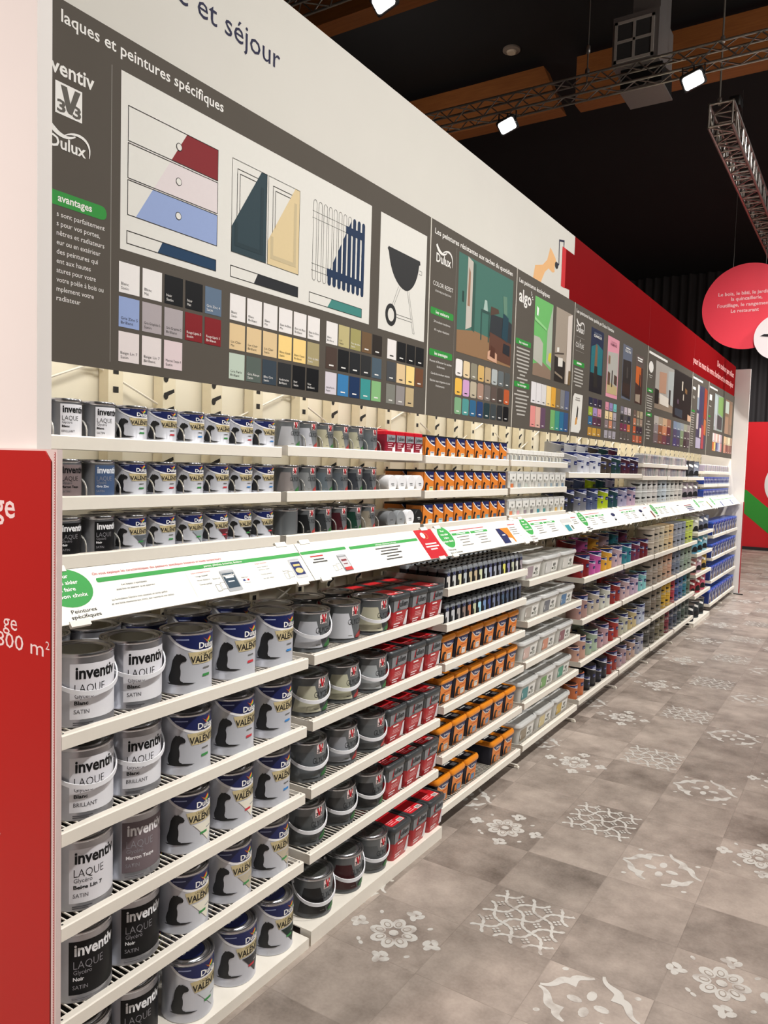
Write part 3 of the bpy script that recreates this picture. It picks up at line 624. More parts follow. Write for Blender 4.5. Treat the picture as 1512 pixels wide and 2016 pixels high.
# ================================================================== shelves
ORD = ['first', 'second', 'third', 'fourth', 'fifth', 'sixth', 'seventh', 'eighth', 'ninth', 'tenth', 'eleventh', 'twelfth', 'thirteenth', 'fourteenth', 'fifteenth', 'sixteenth', 'seventeenth', 'eighteenth', 'nineteenth', 'twentieth', 'twenty-first', 'twenty-second', 'twenty-third', 'twenty-fourth']
HOLE = M('screw_hole', '#15120f', .8)
_sm = {}
def shelf_meshes(L, xf):
    if (L, xf) in _sm: return _sm[(L, xf)]
    r = MB(); r.prism([(xf - .022, -.008), (xf - .022, 0), (xf - .003, 0), (xf, -.003), (xf, -.036), (xf - .004, -.038), (xf - .004, -.008)], 'y', .017, L - .017, WHITE_METAL)
    for y in (.028, L - .028): r.lathe([(.003, 0), (.003, .0004)], 8, HOLE, (xf - .012, y, .0002))
    s = MB().box(-.37, 0, -.036, xf - .004, .003, -.001, WHITE_METAL)
    d = MB(); n = int(L / .0185)
    for i in range(n):
        y = .022 + i * (L - .044) / (n - 1); d.box(-.37, y - .0017, -.0155, xf - .022, y + .0017, -.012, WHITE_METAL)
    for x in (-.34, -.15, xf - .03): d.box(x - .003, .018, -.0215, x + .003, L - .018, -.0155, WHITE_METAL)
    _sm[(L, xf)] = (r.mesh('front_rail'), s.mesh('side_plate'), d.mesh('wire_deck'))
    return _sm[(L, xf)]
dw = MB(); dw.tube([(-.30, 0, .046), (-.05, 0, .046)] + [(-.05 + .034 * math.sin(a), 0, .012 + .034 * math.cos(a)) for a in (.35, .7, 1.05, 1.4)] + [(-.015, 0, -.012)], .0023, 6, CHROME)
DIVIDER = dw.mesh('divider_wire', True)
def shelf(bay, a, b, z, xf, where, hooks=()):
    t = thing('wire_shelf', f'cream wire shelf with a white front rail, {where}, {bay}', 'shelf', (0, a, z), 'wire shelves')
    r, s, d = shelf_meshes(round(b - a, 3), xf)
    obj('front_rail', r, t); obj('side_plate', s, t, (0, .017, 0)); obj('side_plate', s, t, (0, b - a - .020, 0)); obj('wire_deck', d, t)
    for y in hooks: obj('divider_wire', DIVIDER, t, (0, y - a, 0))
    return t
XL, XU = .145, .004
LOW = {1: [1.052, .807, .565, .317], 2: [1.055, .816, .568, .326], 3: [1.17, 1.003, .816, .612, .372, .121], 4: [1.097, .857, .617, .377, .129], 5: [1.0, .71, .415, .15], 6: [1.0, .71, .415, .15], 7: [.995, .706, .42, .145], 8: [.995, .706, .42, .145], 9: [1.072, .835, .595, .355], 10: [.983, .703, .42, .127], 11: [.983, .703, .42, .127]}
UP = {1: [1.788, 1.629, 1.474], 2: [1.795, 1.629, 1.470], 3: [1.786, 1.62, 1.462], 4: [1.787, 1.624, 1.462], 5: [1.721], 6: [1.721], 7: [1.822, 1.704], 8: [1.820, 1.702], 9: [1.70], 10: [1.777, 1.612, 1.455], 11: [1.777, 1.612, 1.455]}
B2HOOK = [1.02 + .105 * i + .11 for i in range(6)]
for k in range(1, 12):
    for i, z in enumerate(LOW[k]): shelf(BAY[k - 1] + ' bay', k - 1, k, z, XL, f'{ORD[i]} below the white ledge')
    for i, z in enumerate(UP[k]):
        hk = [.10, .20, .31, .43, .545, .655, .77, .885] if k == 1 else ([1.14 + .103 * q for q in range(6)] if k == 2 else [])
        shelf(BAY[k - 1] + ' bay', k - 1, k, z, XU, f'{ORD[i]} under the header panels', hk)
def base(k, top_z, xf):
    t = thing('base_shelf', f'cream solid base shelf on the floor under the {BAY[k - 1]} bay', 'shelf', (0, k - 1, 0), 'base shelves')
    obj('deck', MB().box(-.365, .006, top_z - .004, xf, .994, top_z, WHITE_METAL), t)
    obj('front_edge', MB().box(xf - .05, .006, 0, xf, .994, top_z - .004, WHITE_METAL), t)
    obj('side_plate', MB().box(-.365, .006, 0, -.02, .01, top_z - .004, WHITE_METAL), t)
base(1, .037, .168); base(2, .055, .168); base(9, .045, .15)
for a, b in ((5, 7), (7, 9)):
    t = thing('deck_shelf', f'cream deck just behind the white ledge in the {BAY[a - 1]} and {BAY[a]} bays' if a == 5 else 'cream deck just behind the white ledge in the seventh, eighth and ninth bays', 'shelf')
    obj('deck', MB().box(-.365, a - 1 + .01, 1.428, -.005, (b - 1 if a == 5 else 9) - .01, 1.44, WHITE_METAL), t)
PLINTH = M('plinth_grey', '#4b463f', .7)
for k in (3, 4, 5, 6, 7, 8, 10, 11):
    t = thing('plinth', f'dark recessed plinth with a small white foot under the {BAY[k - 1]} bay', 'plinth', (0, k - 1, 0), 'plinths under the raised bays')
    obj('kick_plate', MB().box(-.36, .004, 0, -.03, .96, .085, PLINTH), t)
    f = MB(); f.box(-.03, .985, .008, .13, 1.0, .02, WHITE_METAL); f.box(.11, .98, 0, .135, 1.004, .01, WHITE_METAL); obj('foot', f, t)

# ------------------------------------------------------------------ sloping information ledge
LA = Vector((.152, 0, 1.328)); LT_ = Vector((-.099, 0, .117)).normalized(); LN = Vector((.117, 0, .099)).normalized(); LW = .1533
def ledge(u, v, d): q = LA + LT_ * v + LN * d; return (q.x, u, q.z)
BOARDW = M('ledge_board_white', '#f4f1e8', .4, var=.015); LG = P('#3f9c4d'); LRED = P('#bd222c'); LTX = P('#454341'); LDK = P('#2c2b2d')
CLIP = M('clear_clip', '#e9e4da', .3)
def ledge_board(a, b, label, g):
    t = thing('info_board', label, 'sign', (0, 0, 0), 'sloping information boards')
    pr = [(LA + LT_ * v + LN * d) for v, d in ((-.002, 0), (LW, 0), (LW, -.004), (-.002, -.004))]
    obj('board', MB().prism([(p.x, p.z) for p in pr], 'y', a + .002, b - .002, BOARDW), t)
    cut = G()
    for q in g.sh: cut.sh.append(q)
    obj('print', cut.mesh('print', ledge, eps=.0005), t)
    mb = None
    for y in (a + .06, b - .07):
        for v0, v1 in ((LW - .006, LW + .012), (-.012, .004)):
            mb = MB(); pr = [(LA + LT_ * v + LN * d) for v, d in ((v0, .003), (v1, .003), (v1, -.006), (v0, -.006))]
            mb.prism([(p.x, p.z) for p in pr], 'y', y - .028, y + .028, CLIP); obj('clip', mb, t)
    for y in (a + .05, b - .05): obj('bracket', MB().prism([(-.05, 1.416), (.052, 1.416), (.13, 1.335), (.125, 1.33), (.048, 1.406), (-.05, 1.406)], 'y', y - .002, y + .002, WHITE_METAL), t)
def green_spot(g, x, lines=True, full=False):
    if full: g.ell(x, .098, .068, .057, LG, 0, 32)
    else: g.ell(x, .098, .062, .060, LG, 0, 32)
    for i, s in enumerate(('Pour', 'vous aider', 'à faire', 'le bon choix')): g.text(s, x - .004, .128 - i * .0195, .0105, PURE, 1, al='c', w=[.034, .075, .045, .098][i], bold=.02)
def mini_tin(g, x, w, v0, v1, body, lab, mark):
    g.rect(x, v0, x + w, v1, P(body), 1, .004); g.ell(x + w / 2, v1 - .003, w / 2, .004, P('#b9b9bd'), 2, 14); g.rect(x + w * .08, v0 + .012, x + w * .92, v1 - .012, P(lab), 2); g.rect(x + w * .2, v1 - .03, x + w * .8, v1 - .022, P(mark), 3); g.rect(x + w * .25, v1 - .044, x + w * .7, v1 - .04, P(mark), 3)
def buckets(g, x, v): g.frame(x, v, x + .018, v + .024, .001, LTX, 1); g.frame(x + .022, v + .004, x + .044, v + .028, .001, LTX, 1)
g = G(); green_spot(g, .072, full=True)
g.text('Peintures', .050, .024, .0105, LDK, 1, w=.072); g.text('spécifiques', .044, .0085, .0105, LDK, 1, w=.085)
g.text('On vous explique les caractéristiques des peintures spécifiques boiseries et haute température', .156, .126, .0085, LRED, 1, w=.468)
g.rect(.160, .103, .998, .117, LG, 0, .005); g.text('portes, plinthes, boiseries, fenêtres', .54, .107, .007, PURE, 1, w=.165, bold=.01)
for s, x, v, wd in (("Les laques s'appliquent", .27, .085, .085), ("aussi bien en intérieur qu'en extérieur", .27, .072, .128), ('La formulation Glycéro vous assurent un tendu parfait', .27, .043, .185), ('et une forte résistance aux chocs, aux rayures et aux taches', .275, .031, .208)): g.text(s, x, v, .006, LTX, 1, al='c', w=wd)
g.text('Laque intérieure boiserie', .476, .089, .0055, LRED, 1, w=.078)
for s, v in (('Usage intensif', .076), ('Haute résistance', .062), ('Tendu parfait', .047)): g.text(s, .512, v, .0055, LTX, 1, al='c', w=.05)
g.rect(.457, .01, .458, .098, P('#d9d6cf'), 1); buckets(g, .545, .018); g.text('Existe en', .548, .06, .0055, LTX, 1, w=.03)
mini_tin(g, .587, .06, .010, .087, '#a5a7a9', '#2d4150', '#e6e6e6'); g.text('inventiv', .593, .063, .009, PURE, 4, w=.048, bold=.02)
g.text('Fabriqué', .665, .05, .005, LTX, 1, w=.03); g.text('France', .668, .03, .005, LTX, 1, w=.025)
for i, c in enumerate(('#2c3a78', '#e8e4e4', '#c43a3a')): g.rect(.667 + i * .009, .039, .676 + i * .009, .045, P(c), 1)
g.rect(.722, .01, .723, .098, P('#d9d6cf'), 1); g.text('Laque blanche', .755, .092, .0055, LRED, 1, w=.055)
for s, v in (('Haute résistance', .078), ('aux chocs et rayures', .068), ('Formule innovante', .05), ('mat, satin, brillant', .034)): g.text(s, .783, v, .005, LTX, 1, al='c', w=.052)
buckets(g, .865, .02); g.text('Existe en', .865, .05, .005, LTX, 1, w=.03); mini_tin(g, .918, .058, .016, .093, '#c9c9c9', '#1f2c63', '#e3c27a'); g.ell(.947, .045, .02, .011, P('#d8c48d'), 4, 12)
ledge_board(.0, 1.0, 'sloping white information board with the largest green spot, beside the tall red sign', g)
g = G(); g.rect(1.004, .104, 1.278, .117, LG, 0, .005); g.rect(1.300, .100, 1.822, .114, LG, 0, .005); g.text('radiateurs, cheminées, barbecues', 1.56, .103, .0065, PURE, 1, al='c', w=.16, bold=.01)
g.rect(1.045, .09, 1.12, .095, LRED, 1); g.bars(1.085, .076, [.06, .085], .005, .011, LTX, 1, 'c'); buckets(g, 1.14, .02)
mini_tin(g, 1.194, .056, .011, .085, '#8d8f90', '#c9c6c8', '#7a2530'); g.rect(1.2, .014, 1.245, .028, P('#c43a3a'), 4); g.rect(1.285, .01, 1.286, .095, P('#d9d6cf'), 1)
g.bars(1.56, .084, [.19, .13, .16, .09, .12], .005, .0135, LTX, 1, 'c')
g.rect(1.832, -.001, 1.992, LW, LRED, 0); g.ell(1.885, .122, .018, .016, PURE, 2, 16); g.ring(1.905, .118, .018, .016, .002, P('#d9a05a'), 3, 16); g.bars(1.912, .072, [.10, .115, .06], .007, .0145, PURE, 1, 'c')
ledge_board(1.0, 2.0, 'sloping white information board ending in a red block, second along the ledge', g)
def green_bars(g, q):
    for a, b in q: g.rect(a, .101, b, .114, LG, 0, .004); g.rect(a + (b - a) * .25, .105, b - (b - a) * .25, .110, PURE, 1); g.bars((a + b) / 2, .086, [.13, .10, .08, .12], .005, .016, P('#85827d'), 1, 'c')
g = G(); green_spot(g, 2.085); g.text('Peintures', 2.03, .022, .0105, LDK, 1, w=.07); g.text('murs et boiseries', 2.03, .006, .0105, LDK, 1, w=.12)
g.rect(2.15, .127, 2.53, .131, LRED, 1); green_bars(g, ((2.153, 2.342), (2.353, 2.55)))
g.rect(2.652, .011, 2.81, .107, P('#dd7c2b'), 1); g.poly([(2.652, .107), (2.70, .107), (2.745, .06), (2.735, .011), (2.652, .011)], P('#252c55'), 2); g.poly([(2.735, .011), (2.79, .011), (2.78, .035), (2.735, .045)], PURE, 3); g.rect(2.68, .06, 2.72, .066, PURE, 4); g.bars(2.88, .12, [.1], .005, .01, LRED, 1, 'c'); g.bars(2.87, .1, [.08, .1, .07, .09], .005, .014, P('#85827d'), 1, 'c'); buckets(g, 2.9, .02)
ledge_board(2.0, 3.0, 'sloping white information board with an orange and navy product picture', g)
g = G(); green_spot(g, 3.075); g.text('Peintures', 3.03, .022, .0105, LDK, 1, w=.07); g.text('écologiques', 3.03, .006, .0105, LDK, 1, w=.09)
g.rect(3.14, .127, 3.45, .131, LRED, 1); green_bars(g, ((3.152, 3.347), (3.36, 3.554)))
g.rect(3.652, .016, 3.84, .115, P('#d9d7d3'), 1, .01); g.rect(3.652, .084, 3.84, .115, P('#c5c4c2'), 2, .008); g.rect(3.67, .02, 3.75, .068, P('#3a8c95'), 2); g.rect(3.75, .02, 3.83, .068, P('#efece6'), 2); g.rect(3.775, .03, 3.8, .06, P('#4b5a3e'), 3); g.bars(3.92, .115, [.1], .005, .01, LRED, 1, 'c'); g.bars(3.91, .095, [.09, .07, .1], .005, .014, P('#85827d'), 1, 'c')
ledge_board(3.0, 4.0, 'sloping white information board with a grey and teal tub picture', g)
def dark_tin(g, x, lean=0): g.ell(x, .098, .05, .016, P('#272c52'), 1, 14); g.rect(x - .035, .045, x + .01, .06, P('#2b2b30'), 1); g.rect(x - .02, .012, x + .02, .03, P('#c9c8cc'), 1); g.rect(x - .03, .065, x + .03, .07, P('#9aa0b4'), 1)
g = G(); green_spot(g, 4.085); g.rect(4.05, .02, 4.12, .027, LDK, 1); g.rect(4.05, .006, 4.15, .013, LDK, 1); g.rect(4.16, .127, 4.52, .131, LRED, 1); green_bars(g, ((4.17, 4.37), (4.39, 4.597))); dark_tin(g, 4.82)
ledge_board(4.0, 5.03, 'sloping white information board with a green spot and one dark tin picture', g)
g = G(); g.rect(5.06, .127, 5.45, .131, LRED, 1); green_bars(g, ((5.07, 5.27), (5.29, 5.486))); dark_tin(g, 5.65); g.rect(5.94, .012, 5.99, .085, P('#7a3f36'), 1); g.bars(5.85, .12, [.1], .005, .01, LRED, 1, 'c')
ledge_board(5.03, 6.03, 'sloping white information board with a dark tin and a thin brown strip', g)
g = G(); green_spot(g, 6.11); g.rect(6.05, .02, 6.13, .027, LDK, 1); green_bars(g, ((6.21, 6.4), (6.42, 6.605))); g.rect(6.75, .02, 6.83, .09, P('#c8c6c4'), 1, .005); g.rect(6.95, .02, 7.03, .07, P('#d3d1ce'), 1, .005); g.rect(7.1, .1, 7.2, .11, LDK, 1)
for i, c in enumerate(('#8d4f56', '#33404a', '#2f3b6e', '#5c5170')): g.rect(7.42 + i * .02, .085 - i * .021, 7.78, .097 - i * .021, P(c), 1)
ledge_board(6.03, 8.03, 'long sloping white information board with a stack of four coloured lines', g)
g = G(); green_spot(g, 8.12); g.rect(8.25, .104, 8.6, .114, LG, 0); g.poly([(8.72, .11), (8.78, .11), (8.85, .012), (8.79, .012)], P('#8f8a3f'), 1); g.rect(8.77, .012, 8.83, .05, P('#5a3f35'), 2); g.bars(8.42, .085, [.2, .15, .2], .005, .016, P('#85827d'), 1, 'c')
ledge_board(8.03, 9.03, 'short sloping white information board with a green and brown tube picture', g)
g = G(); green_spot(g, 9.13); g.rect(9.25, .106, 10.9, .114, LG, 0)
for x in (9.6, 10.4): g.rect(x, .005, x + .06, .085, P('#2b3f86'), 1); g.rect(x + .2, .02, x + .24, .075, P('#8c8f94'), 1)
ledge_board(9.03, 11.02, 'last long sloping white information board with two small blue tins', g)
# ================================================================== paint tins, tubs and boxes
def can_body(r, h, mat, n=40, taper=0.0):
    m = MB(); b = r - taper
    m.lathe([(b - .004, .0), (b - .001, 0.0), (b + .0012, .002), (b + .0012, .005), (b, .007), (r, h - .010)], n, mat, cap=True)
    m.lathe([(r, h - .010), (r + .0018, h - .008), (r + .0024, h - .004), (r + .0012, h - .0005), (r - .001, h), (r - .004, h - .001), (r - .006, h - .006), (r - .0065, h - .010)], n, TIN, cap=False)
    return m
def can_lid(r, h, mat, n=36, lab=None):
    m = MB(); R = r - .0065
    m.lathe([(R, h - .012), (R, h - .006), (R - .003, h - .004), (R - .006, h - .005), (R - .009, h - .009), (R - .014, h - .009), (R - .017, h - .006), (R - .02, h - .0055)], n, TIN, cap=False)
    m.lathe([(R - .02, h - .0055), (0, h - .0055)], n, mat, cap=False)
    return m
def bail(r, a0, a1, z0, z1, mat, wd=.011):
    """a plastic carrying handle hanging against the front of a tin"""
    m = MB(); n = 26; rings = []
    for i in range(n + 1):
        t = i / n; a = math.radians(a0 + (a1 - a0) * t); q = math.sin(PI * t); z = z0 - (z0 - z1) * q ** .8
        rr = r + .004 + .010 * q; ww = wd * (.75 + .35 * q) / 2; th = .0018; c, s = math.cos(a), math.sin(a)
        rings.append([((rr - th) * c, (rr - th) * s, z - ww), ((rr + th) * c, (rr + th) * s, z - ww), ((rr + th) * c, (rr + th) * s, z + ww), ((rr - th) * c, (rr - th) * s, z + ww)])
    m.loft(rings, mat)
    for a in (a0, a1):
        a = math.radians(a); c, s = math.cos(a), math.sin(a); b = [(r - .002 + k * .007) for k in (0, 1)]
        ring = lambda rr, q: [(rr * c - q * math.cos(t) * s, rr * s + q * math.cos(t) * c, z0 + q * math.sin(t)) for t in [2 * PI * i / 10 for i in range(10)]]
        m.loft([ring(b[0], .009), ring(b[1], .007)], mat)
    return m
def lug(r, ang, z, mat):
    m = MB(); a = math.radians(ang); c, s = math.cos(a), math.sin(a)
    pr = [(x * c - y * s, x * s + y * c) for x, y in ((r - .002, -.011), (r + .010, -.008), (r + .012, 0), (r + .010, .008), (r - .002, .011))]
    m.prism(pr, 'z', z - .008, z + .008, mat)
    return m

PROTO = {}
def put(key, label, cat, loc, group, color=None, name=None, rz=0.0, skip=()):
    p = PROTO[key]; t = thing(name or p['name'], label, cat, loc, group, rz)
    for pn, me, kids in p['parts']:
        if pn in skip: continue
        o = obj(pn, me, t, None, color)
        for kn, kme in kids: obj(kn, kme, o, None, color)
    return t
def proto(key, name, *parts):
    PROTO[key] = dict(name=name, parts=[(a, (b.mesh(a, True) if isinstance(b, MB) else b), [(c, d.mesh(c, True) if isinstance(d, MB) else d) for c, d in k]) for a, b, *kk in parts for k in [kk[0] if kk else []]])

# ---- panther tin: white tin, navy crescent at the top
NVY = M('deep_navy_ink', '#1b2456', .35); SWASH = P('#f4f3f6', .3); PANTHER = M('panther_black', '#111114', .5); BEIGE = P('#c9b98f'); TAGC = {'g': P('#3d8a4a'), 'r': P('#c23a44'), 'b': P('#3c82c4')}
CANW = M('tin_white_lacquer', '#cccdd4', .3, .35, var=.03)
PTS = [(.10, .0), (0, .08), (-.02, .2), (.05, .34), (.13, .46), (.17, .62), (.22, .78), (.32, .90), (.41, .96), (.45, 1.0), (.52, .975), (.61, .985), (.66, 1.0), (.70, .97), (.80, .945), (.92, .89), (.985, .81), (.95, .745), (.85, .735), (.74, .72), (.66, .66), (.63, .56), (.67, .44), (.67, .30), (.63, .17), (.67, .09), (.80, .05), (.80, .0)]
def panther(g, x, y, w, h, layer=2):
    g.poly([(x + a * w, y + b * h) for a, b in PTS], PANTHER, layer)
    g.poly([(x - .12 * w, y), (x + .3 * w, y + .03 * h), (x + .9 * w, y + .035 * h), (x + 1.5 * w, y - .0 * h), (x + 1.1 * w, y - .035 * h), (x + .4 * w, y - .045 * h), (x + .0 * w, y - .025 * h)], PANTHER, layer + .5)
def swoosh(g, x, y, s):
    for k, c in enumerate(('#c8323c', '#e07b2e', '#f0d24a', '#5aa14c')):
        g.poly([(x + s * .1 * k, y + s * (.55 - .1 * k)), (x + s * (.45 + .12 * k), y + s * .12), (x + s * (1.0 + .05 * k), y + s * (.62 - .06 * k)), (x + s * (.95 + .05 * k), y + s * (.45 - .08 * k)), (x + s * (.5 + .12 * k), y - s * .02)], P(c), 3 + k)
def panther_label(tagc='g', tri=None, small=False):
    g = G(); top_ = .176
    arc = bez((-.106, top_), (-.06, .125), (.02, .118), (.10, .150), 14)
    g.poly([(-.118, top_)] + bez((-.118, top_), (-.065, .116), (.02, .108), (.11, .142), 14) + [(.11, top_)], SWASH, 0)
    g.poly(arc + [(.10, top_)], NVY, 1)
    g.rect(-.088, .163, -.050, .1665, P('#9aa3c6'), 2)
    g.text('Dulux', -.020, .136, .0175, PURE, 4, w=.066, bold=.02); g.text('VALENTINE', -.016, .1265, .0055, PURE, 2, w=.058)
    swoosh(g, -.006, .152, .030)
    g.poly([(-.052, .126), (.085, .126), (.085, .09), (-.038, .09)], BEIGE, 1)
    g.text('LAQUE ' + {'g': 'SATIN', 'r': 'BRILLANT', 'b': 'MAT'}[tagc], -.02, .1165, .006, P('#5a5138'), 2, w=.06)
    g.text('VALÉNITE', -.045, .0945, .019, LINEK, 2, w=.103, bold=.025)
    panther(g, -.109, .034, .054, .089)
    if tri: g.poly([(-.030, .086), (.075, .086), (.028, .022)], tri, 2); g.rect(.018, .062, .044, .066, P('#9d9d9d'), 3)
    else: g.rect(-.004, .073, .022, .0775, P('#6b6a68'), 2)
    g.rect(-.006, .050, .022, .0575, TAGC[tagc], 3)
    return g
def scaled(g, sx, sy): q = G(); q.xf(g, sx, sy); return q
PR, PH = .078, .187
def lid_print(r, h):
    g = G(); g.ell(0, 0, r * .62, r * .62, NVY, 0, 28); g.text('Dulux', -.03, -.01, .018, PURE, 2, w=.06, bold=.02); swoosh(g, -.012, .010, .03)
    return g.mesh('lid_print', top(h - .0055))
LUGB = M('grey_lug', '#6d6e72', .35, .5)
pcan = can_body(PR, PH, CANW).mesh('body', True); plid = can_lid(PR, PH, M('smoked_lid', '#55565a', .18, .5, coat=.4)).mesh('lid', True); plid2 = can_lid(PR, PH, DARK_LID).mesh('lid', True); plug = lug(PR, -128, PH - .028, LUGB).mesh('handle_lug'); plp = lid_print(PR, PH)
for tg in 'grb':
    for nm, tri in ((None, None), ('white', '#c9cccf'), ('beige', '#b9ae98'), ('pearl', '#e4dfcf'), ('grey', '#8f979b'), ('slate', '#5b6066'), ('dark', '#3b3a3c'), ('green', '#26332f'), ('red', '#5c1f26')):
        lb = panther_label(tg, P(tri) if tri else None).mesh('label', wrap(PR), .013)
        key = f'panther_{tg}_{nm}'
        proto(key, 'paint_can', ('body', pcan), (('lid', plid2, [('lid_print', plp)]) if nm in ('white', 'dark', 'green') else ('lid', plid)), ('label', lb), ('handle_lug', plug))
SR, SH = .050, .108
scan = can_body(SR, SH, CANW, 28).mesh('body', True); slid = can_lid(SR, SH, DARK_LID, 24).mesh('lid', True)
for tg in 'grb':
    for nm, tri in ((None, None), ('slate', '#5b6066'), ('grey', '#8f979b'), ('red', '#5c2a30'), ('dark', '#2b2b2d'), ('black', '#131315')):
        proto(f'small_panther_{tg}_{nm}', 'paint_can', ('body', scan), ('lid', slid), ('label', scaled(panther_label(tg, P(tri) if tri else None), SR / PR, SH / PH).mesh('label', wrap(SR), .011)))

# ---- silver tin with a plain lettered label
def plain_label(bg, fg, col, fin, name='Blanc', small=False):
    g = G(); b = P(bg); f = P(fg); sf = P('#8d8b90') if fg != '#1a1a1c' else P('#56555a')
    g.rect(-.060 if small else -.078, .022, .075, .166, b, 0)
    h0 = len(g.sh)
    g.text('inventiv', -.064, .128, .030, f, 1, w=.118, bold=.03); g.text('LAQUE', -.066, .092, .021, sf if fg != '#1a1a1c' else f, 1, w=.078, bold=-.012)
    g.text('Glycéro', -.066, .077, .0115, sf, 1, w=.046); g.text(name, -.067, .060, .0095, f, 1, w=.0068 * len(name), bold=.03); g.text(fin, -.068, .037, .0105, sf, 1, w=.0075 * len(fin))
    if small:
        for k in range(h0, len(g.sh)): vs, fs, mt, ly = g.sh[k]; g.sh[k] = ([(x + .014, y) for x, y in vs], fs, mt, ly)
    if not small: g.rect(-.070, .012, -.02, .0145, sf, 1); g.rect(-.070, .007, -.03, .0095, sf, 1)
    return g
IR, IH = .085, .192
ican = can_body(IR, IH, STEEL).mesh('body', True); ilid = can_lid(IR, IH, M('olive_grey_lid', '#3d3c37', .25, .2, coat=.3)).mesh('lid', True)
ibail = bail(IR, -100, 72, .142, .092, WHITE_PLASTIC).mesh('handle', True); ilug = lug(IR, -125, IH - .03, LUGB).mesh('handle_lug')
IV = {'white satin': ('#dedde2', '#1a1a1c', 'white', 'SATIN', 'Blanc'), 'white gloss': ('#dedde2', '#1a1a1c', 'white', 'BRILLANT', 'Blanc'), 'beige': ('#d9d7dc', '#1a1a1c', 'white', 'SATIN', 'Beige Lin 7'), 'taupe': ('#6f6266', '#e6e2e4', 'brown', 'SATIN', 'Marron Taupe'), 'black': ('#141416', '#e6e6e8', 'black', 'SATIN', 'Noir'), 'blue': ('#44587a', '#dfe3ea', 'blue', 'SATIN', 'Gris Zinc'), 'brown': ('#7a6c6c', '#1a1a1c', 'brown', 'SATIN', 'Marron Taupe')}
GREYTIN = M('small_grey_tin', '#7d7e82', .35, .6)
zcan = can_body(.048, .110, GREYTIN, 28).mesh('body', True); zlid = can_lid(.048, .110, DARK_LID, 24).mesh('lid', True)
for k, v in IV.items():
    lb = plain_label(*v)
    proto('plain_' + k, 'paint_can', ('body', ican), ('lid', ilid), ('label', lb.mesh('label', wrap(IR), .014)), ('handle', ibail), ('handle_lug', ilug))
    proto('small_plain_' + k, 'paint_can', ('body', zcan), ('lid', zlid), ('label', scaled(plain_label(*v, True), .048 / IR, .110 / IH).mesh('label', wrap(.048), .012)))

# ---- grey bucket tin with a red and white square badge
GREYCAN = M('dark_grey_tin', '#707375', .32, .4, var=.04); VRED = P('#b5232e'); TINTI = M('label_tint', tint=True, rough=.4, var=.02); CLEARLID = M('smoky_lid', '#4a4b48', .15, .3, coat=.5)
def v_label(tagc, sy=1.0):
    g = G()
    g.poly([(-.102, .116), (-.040, .116), (-.012, .018), (-.128, .018)], TINTI, 0); g.rect(-.040, .027, -.022, .030, P('#77756f'), 1)
    logo_v(g, -.026, .106, .036, P('#e9d3d0'), VRED, LINEK, .034)
    g.text('GLYCÉRO', -.042, .071, .022, P('#26282a'), 1, w=.092, bold=-.006)
    g.poly([(-.006, .018), (.06, .018), (.062, .046), (.035, .044), (.015, .036), (.0, .030)], P('#35683a') if tagc == 'g' else P('#9c3a38'), 1)
    return g
VR, VH = .078, .153
vcan = can_body(VR, VH, GREYCAN, taper=.004).mesh('body', True); vlid = can_lid(VR, VH, CLEARLID).mesh('lid', True); vbail = bail(VR, -120, 60, .122, .060, WHITE_PLASTIC, .012).mesh('handle', True)
ucan = can_body(.047, .108, GREYCAN, 28).mesh('body', True); ulid = can_lid(.047, .108, CLEARLID, 24).mesh('lid', True)
for tg in 'gr':
    proto('v_' + tg, 'paint_bucket', ('body', vcan), ('lid', vlid), ('label', v_label(tg).mesh('label', wrap(VR - .001), .012)), ('handle', vbail))
    sg = scaled(v_label(tg), .047 / VR, .108 / VH)
    proto('small_v_' + tg, 'paint_can', ('body', ucan), ('lid', ulid), ('label', sg.mesh('label', wrap(.047), .011)))

# ---- red square tub with a grey collar
JRED = M('tub_red', '#b01d26', .35, coat=.2); JGREY = M('tub_grey', '#55585a', .35, coat=.2); JLID = M('tub_lid_grey', '#3c3f41', .35, coat=.2)
def square_tub(hx, hy, h, tp, mat, r=.02):
    m = MB(); m.loft([rrect(hx - tp - .002, hy - tp - .002, r * .8, 0), rrect(hx - tp, hy - tp, r, .003), rrect(hx, hy, r, h)], mat); return m
jb = MB(); hx, hy = .075, .072
_jt = lambda z: .0115 * (1 - z / .13)
jb.loft([rrect(hx - .0125, hy - .0125, .016, 0), rrect(hx - _jt(.003), hy - _jt(.003), .018, .003), rrect(hx - _jt(.078), hy - _jt(.078), .018, .078)], JRED); jb.loft([rrect(hx - _jt(.078), hy - _jt(.078), .018, .078), rrect(hx, hy, .018, .130)], JGREY)
jl = MB(); jl.loft([rrect(hx + .003, hy + .003, .02, .128), rrect(hx + .005, hy + .005, .022, .132), rrect(hx + .004, hy + .004, .022, .145), rrect(hx, hy, .02, .150), rrect(hx - .01, hy - .01, .016, .150), rrect(hx - .012, hy - .012, .016, .147)], JLID)
g = G(); tpx = .010 / .13
g.poly([(-.058, .085), (-.058, .075), (-.03, .082), (-.02, .10), (.0, .082), (.06, .082), (.06, .126), (-.06, .126)], M('tub_silver_print', '#85878a', .4), 0)
g.text('Julien', -.024, .096, .024, P('#2b2c2e'), 2, w=.076, bold=.02); g.poly([(-.03, .09), (-.018, .09), (-.012, .125), (-.02, .125)], VRED, 1)
g.rect(-.03, .066, .012, .072, PURE, 1); g.bars(-.03, .052, [.05, .045, .055], .003, .007, P('#d99a9c'), 1); g.bars(-.046, .022, [.05, .04], .005, .010, P('#e6d3d4'), 1)
g.poly([(.03, .012), (.058, .012), (.060, .075), (.048, .07), (.04, .04)], P('#d9d4d6'), 1)
jlab = g.mesh('label', front(hx - .0115, .0115 / .13))
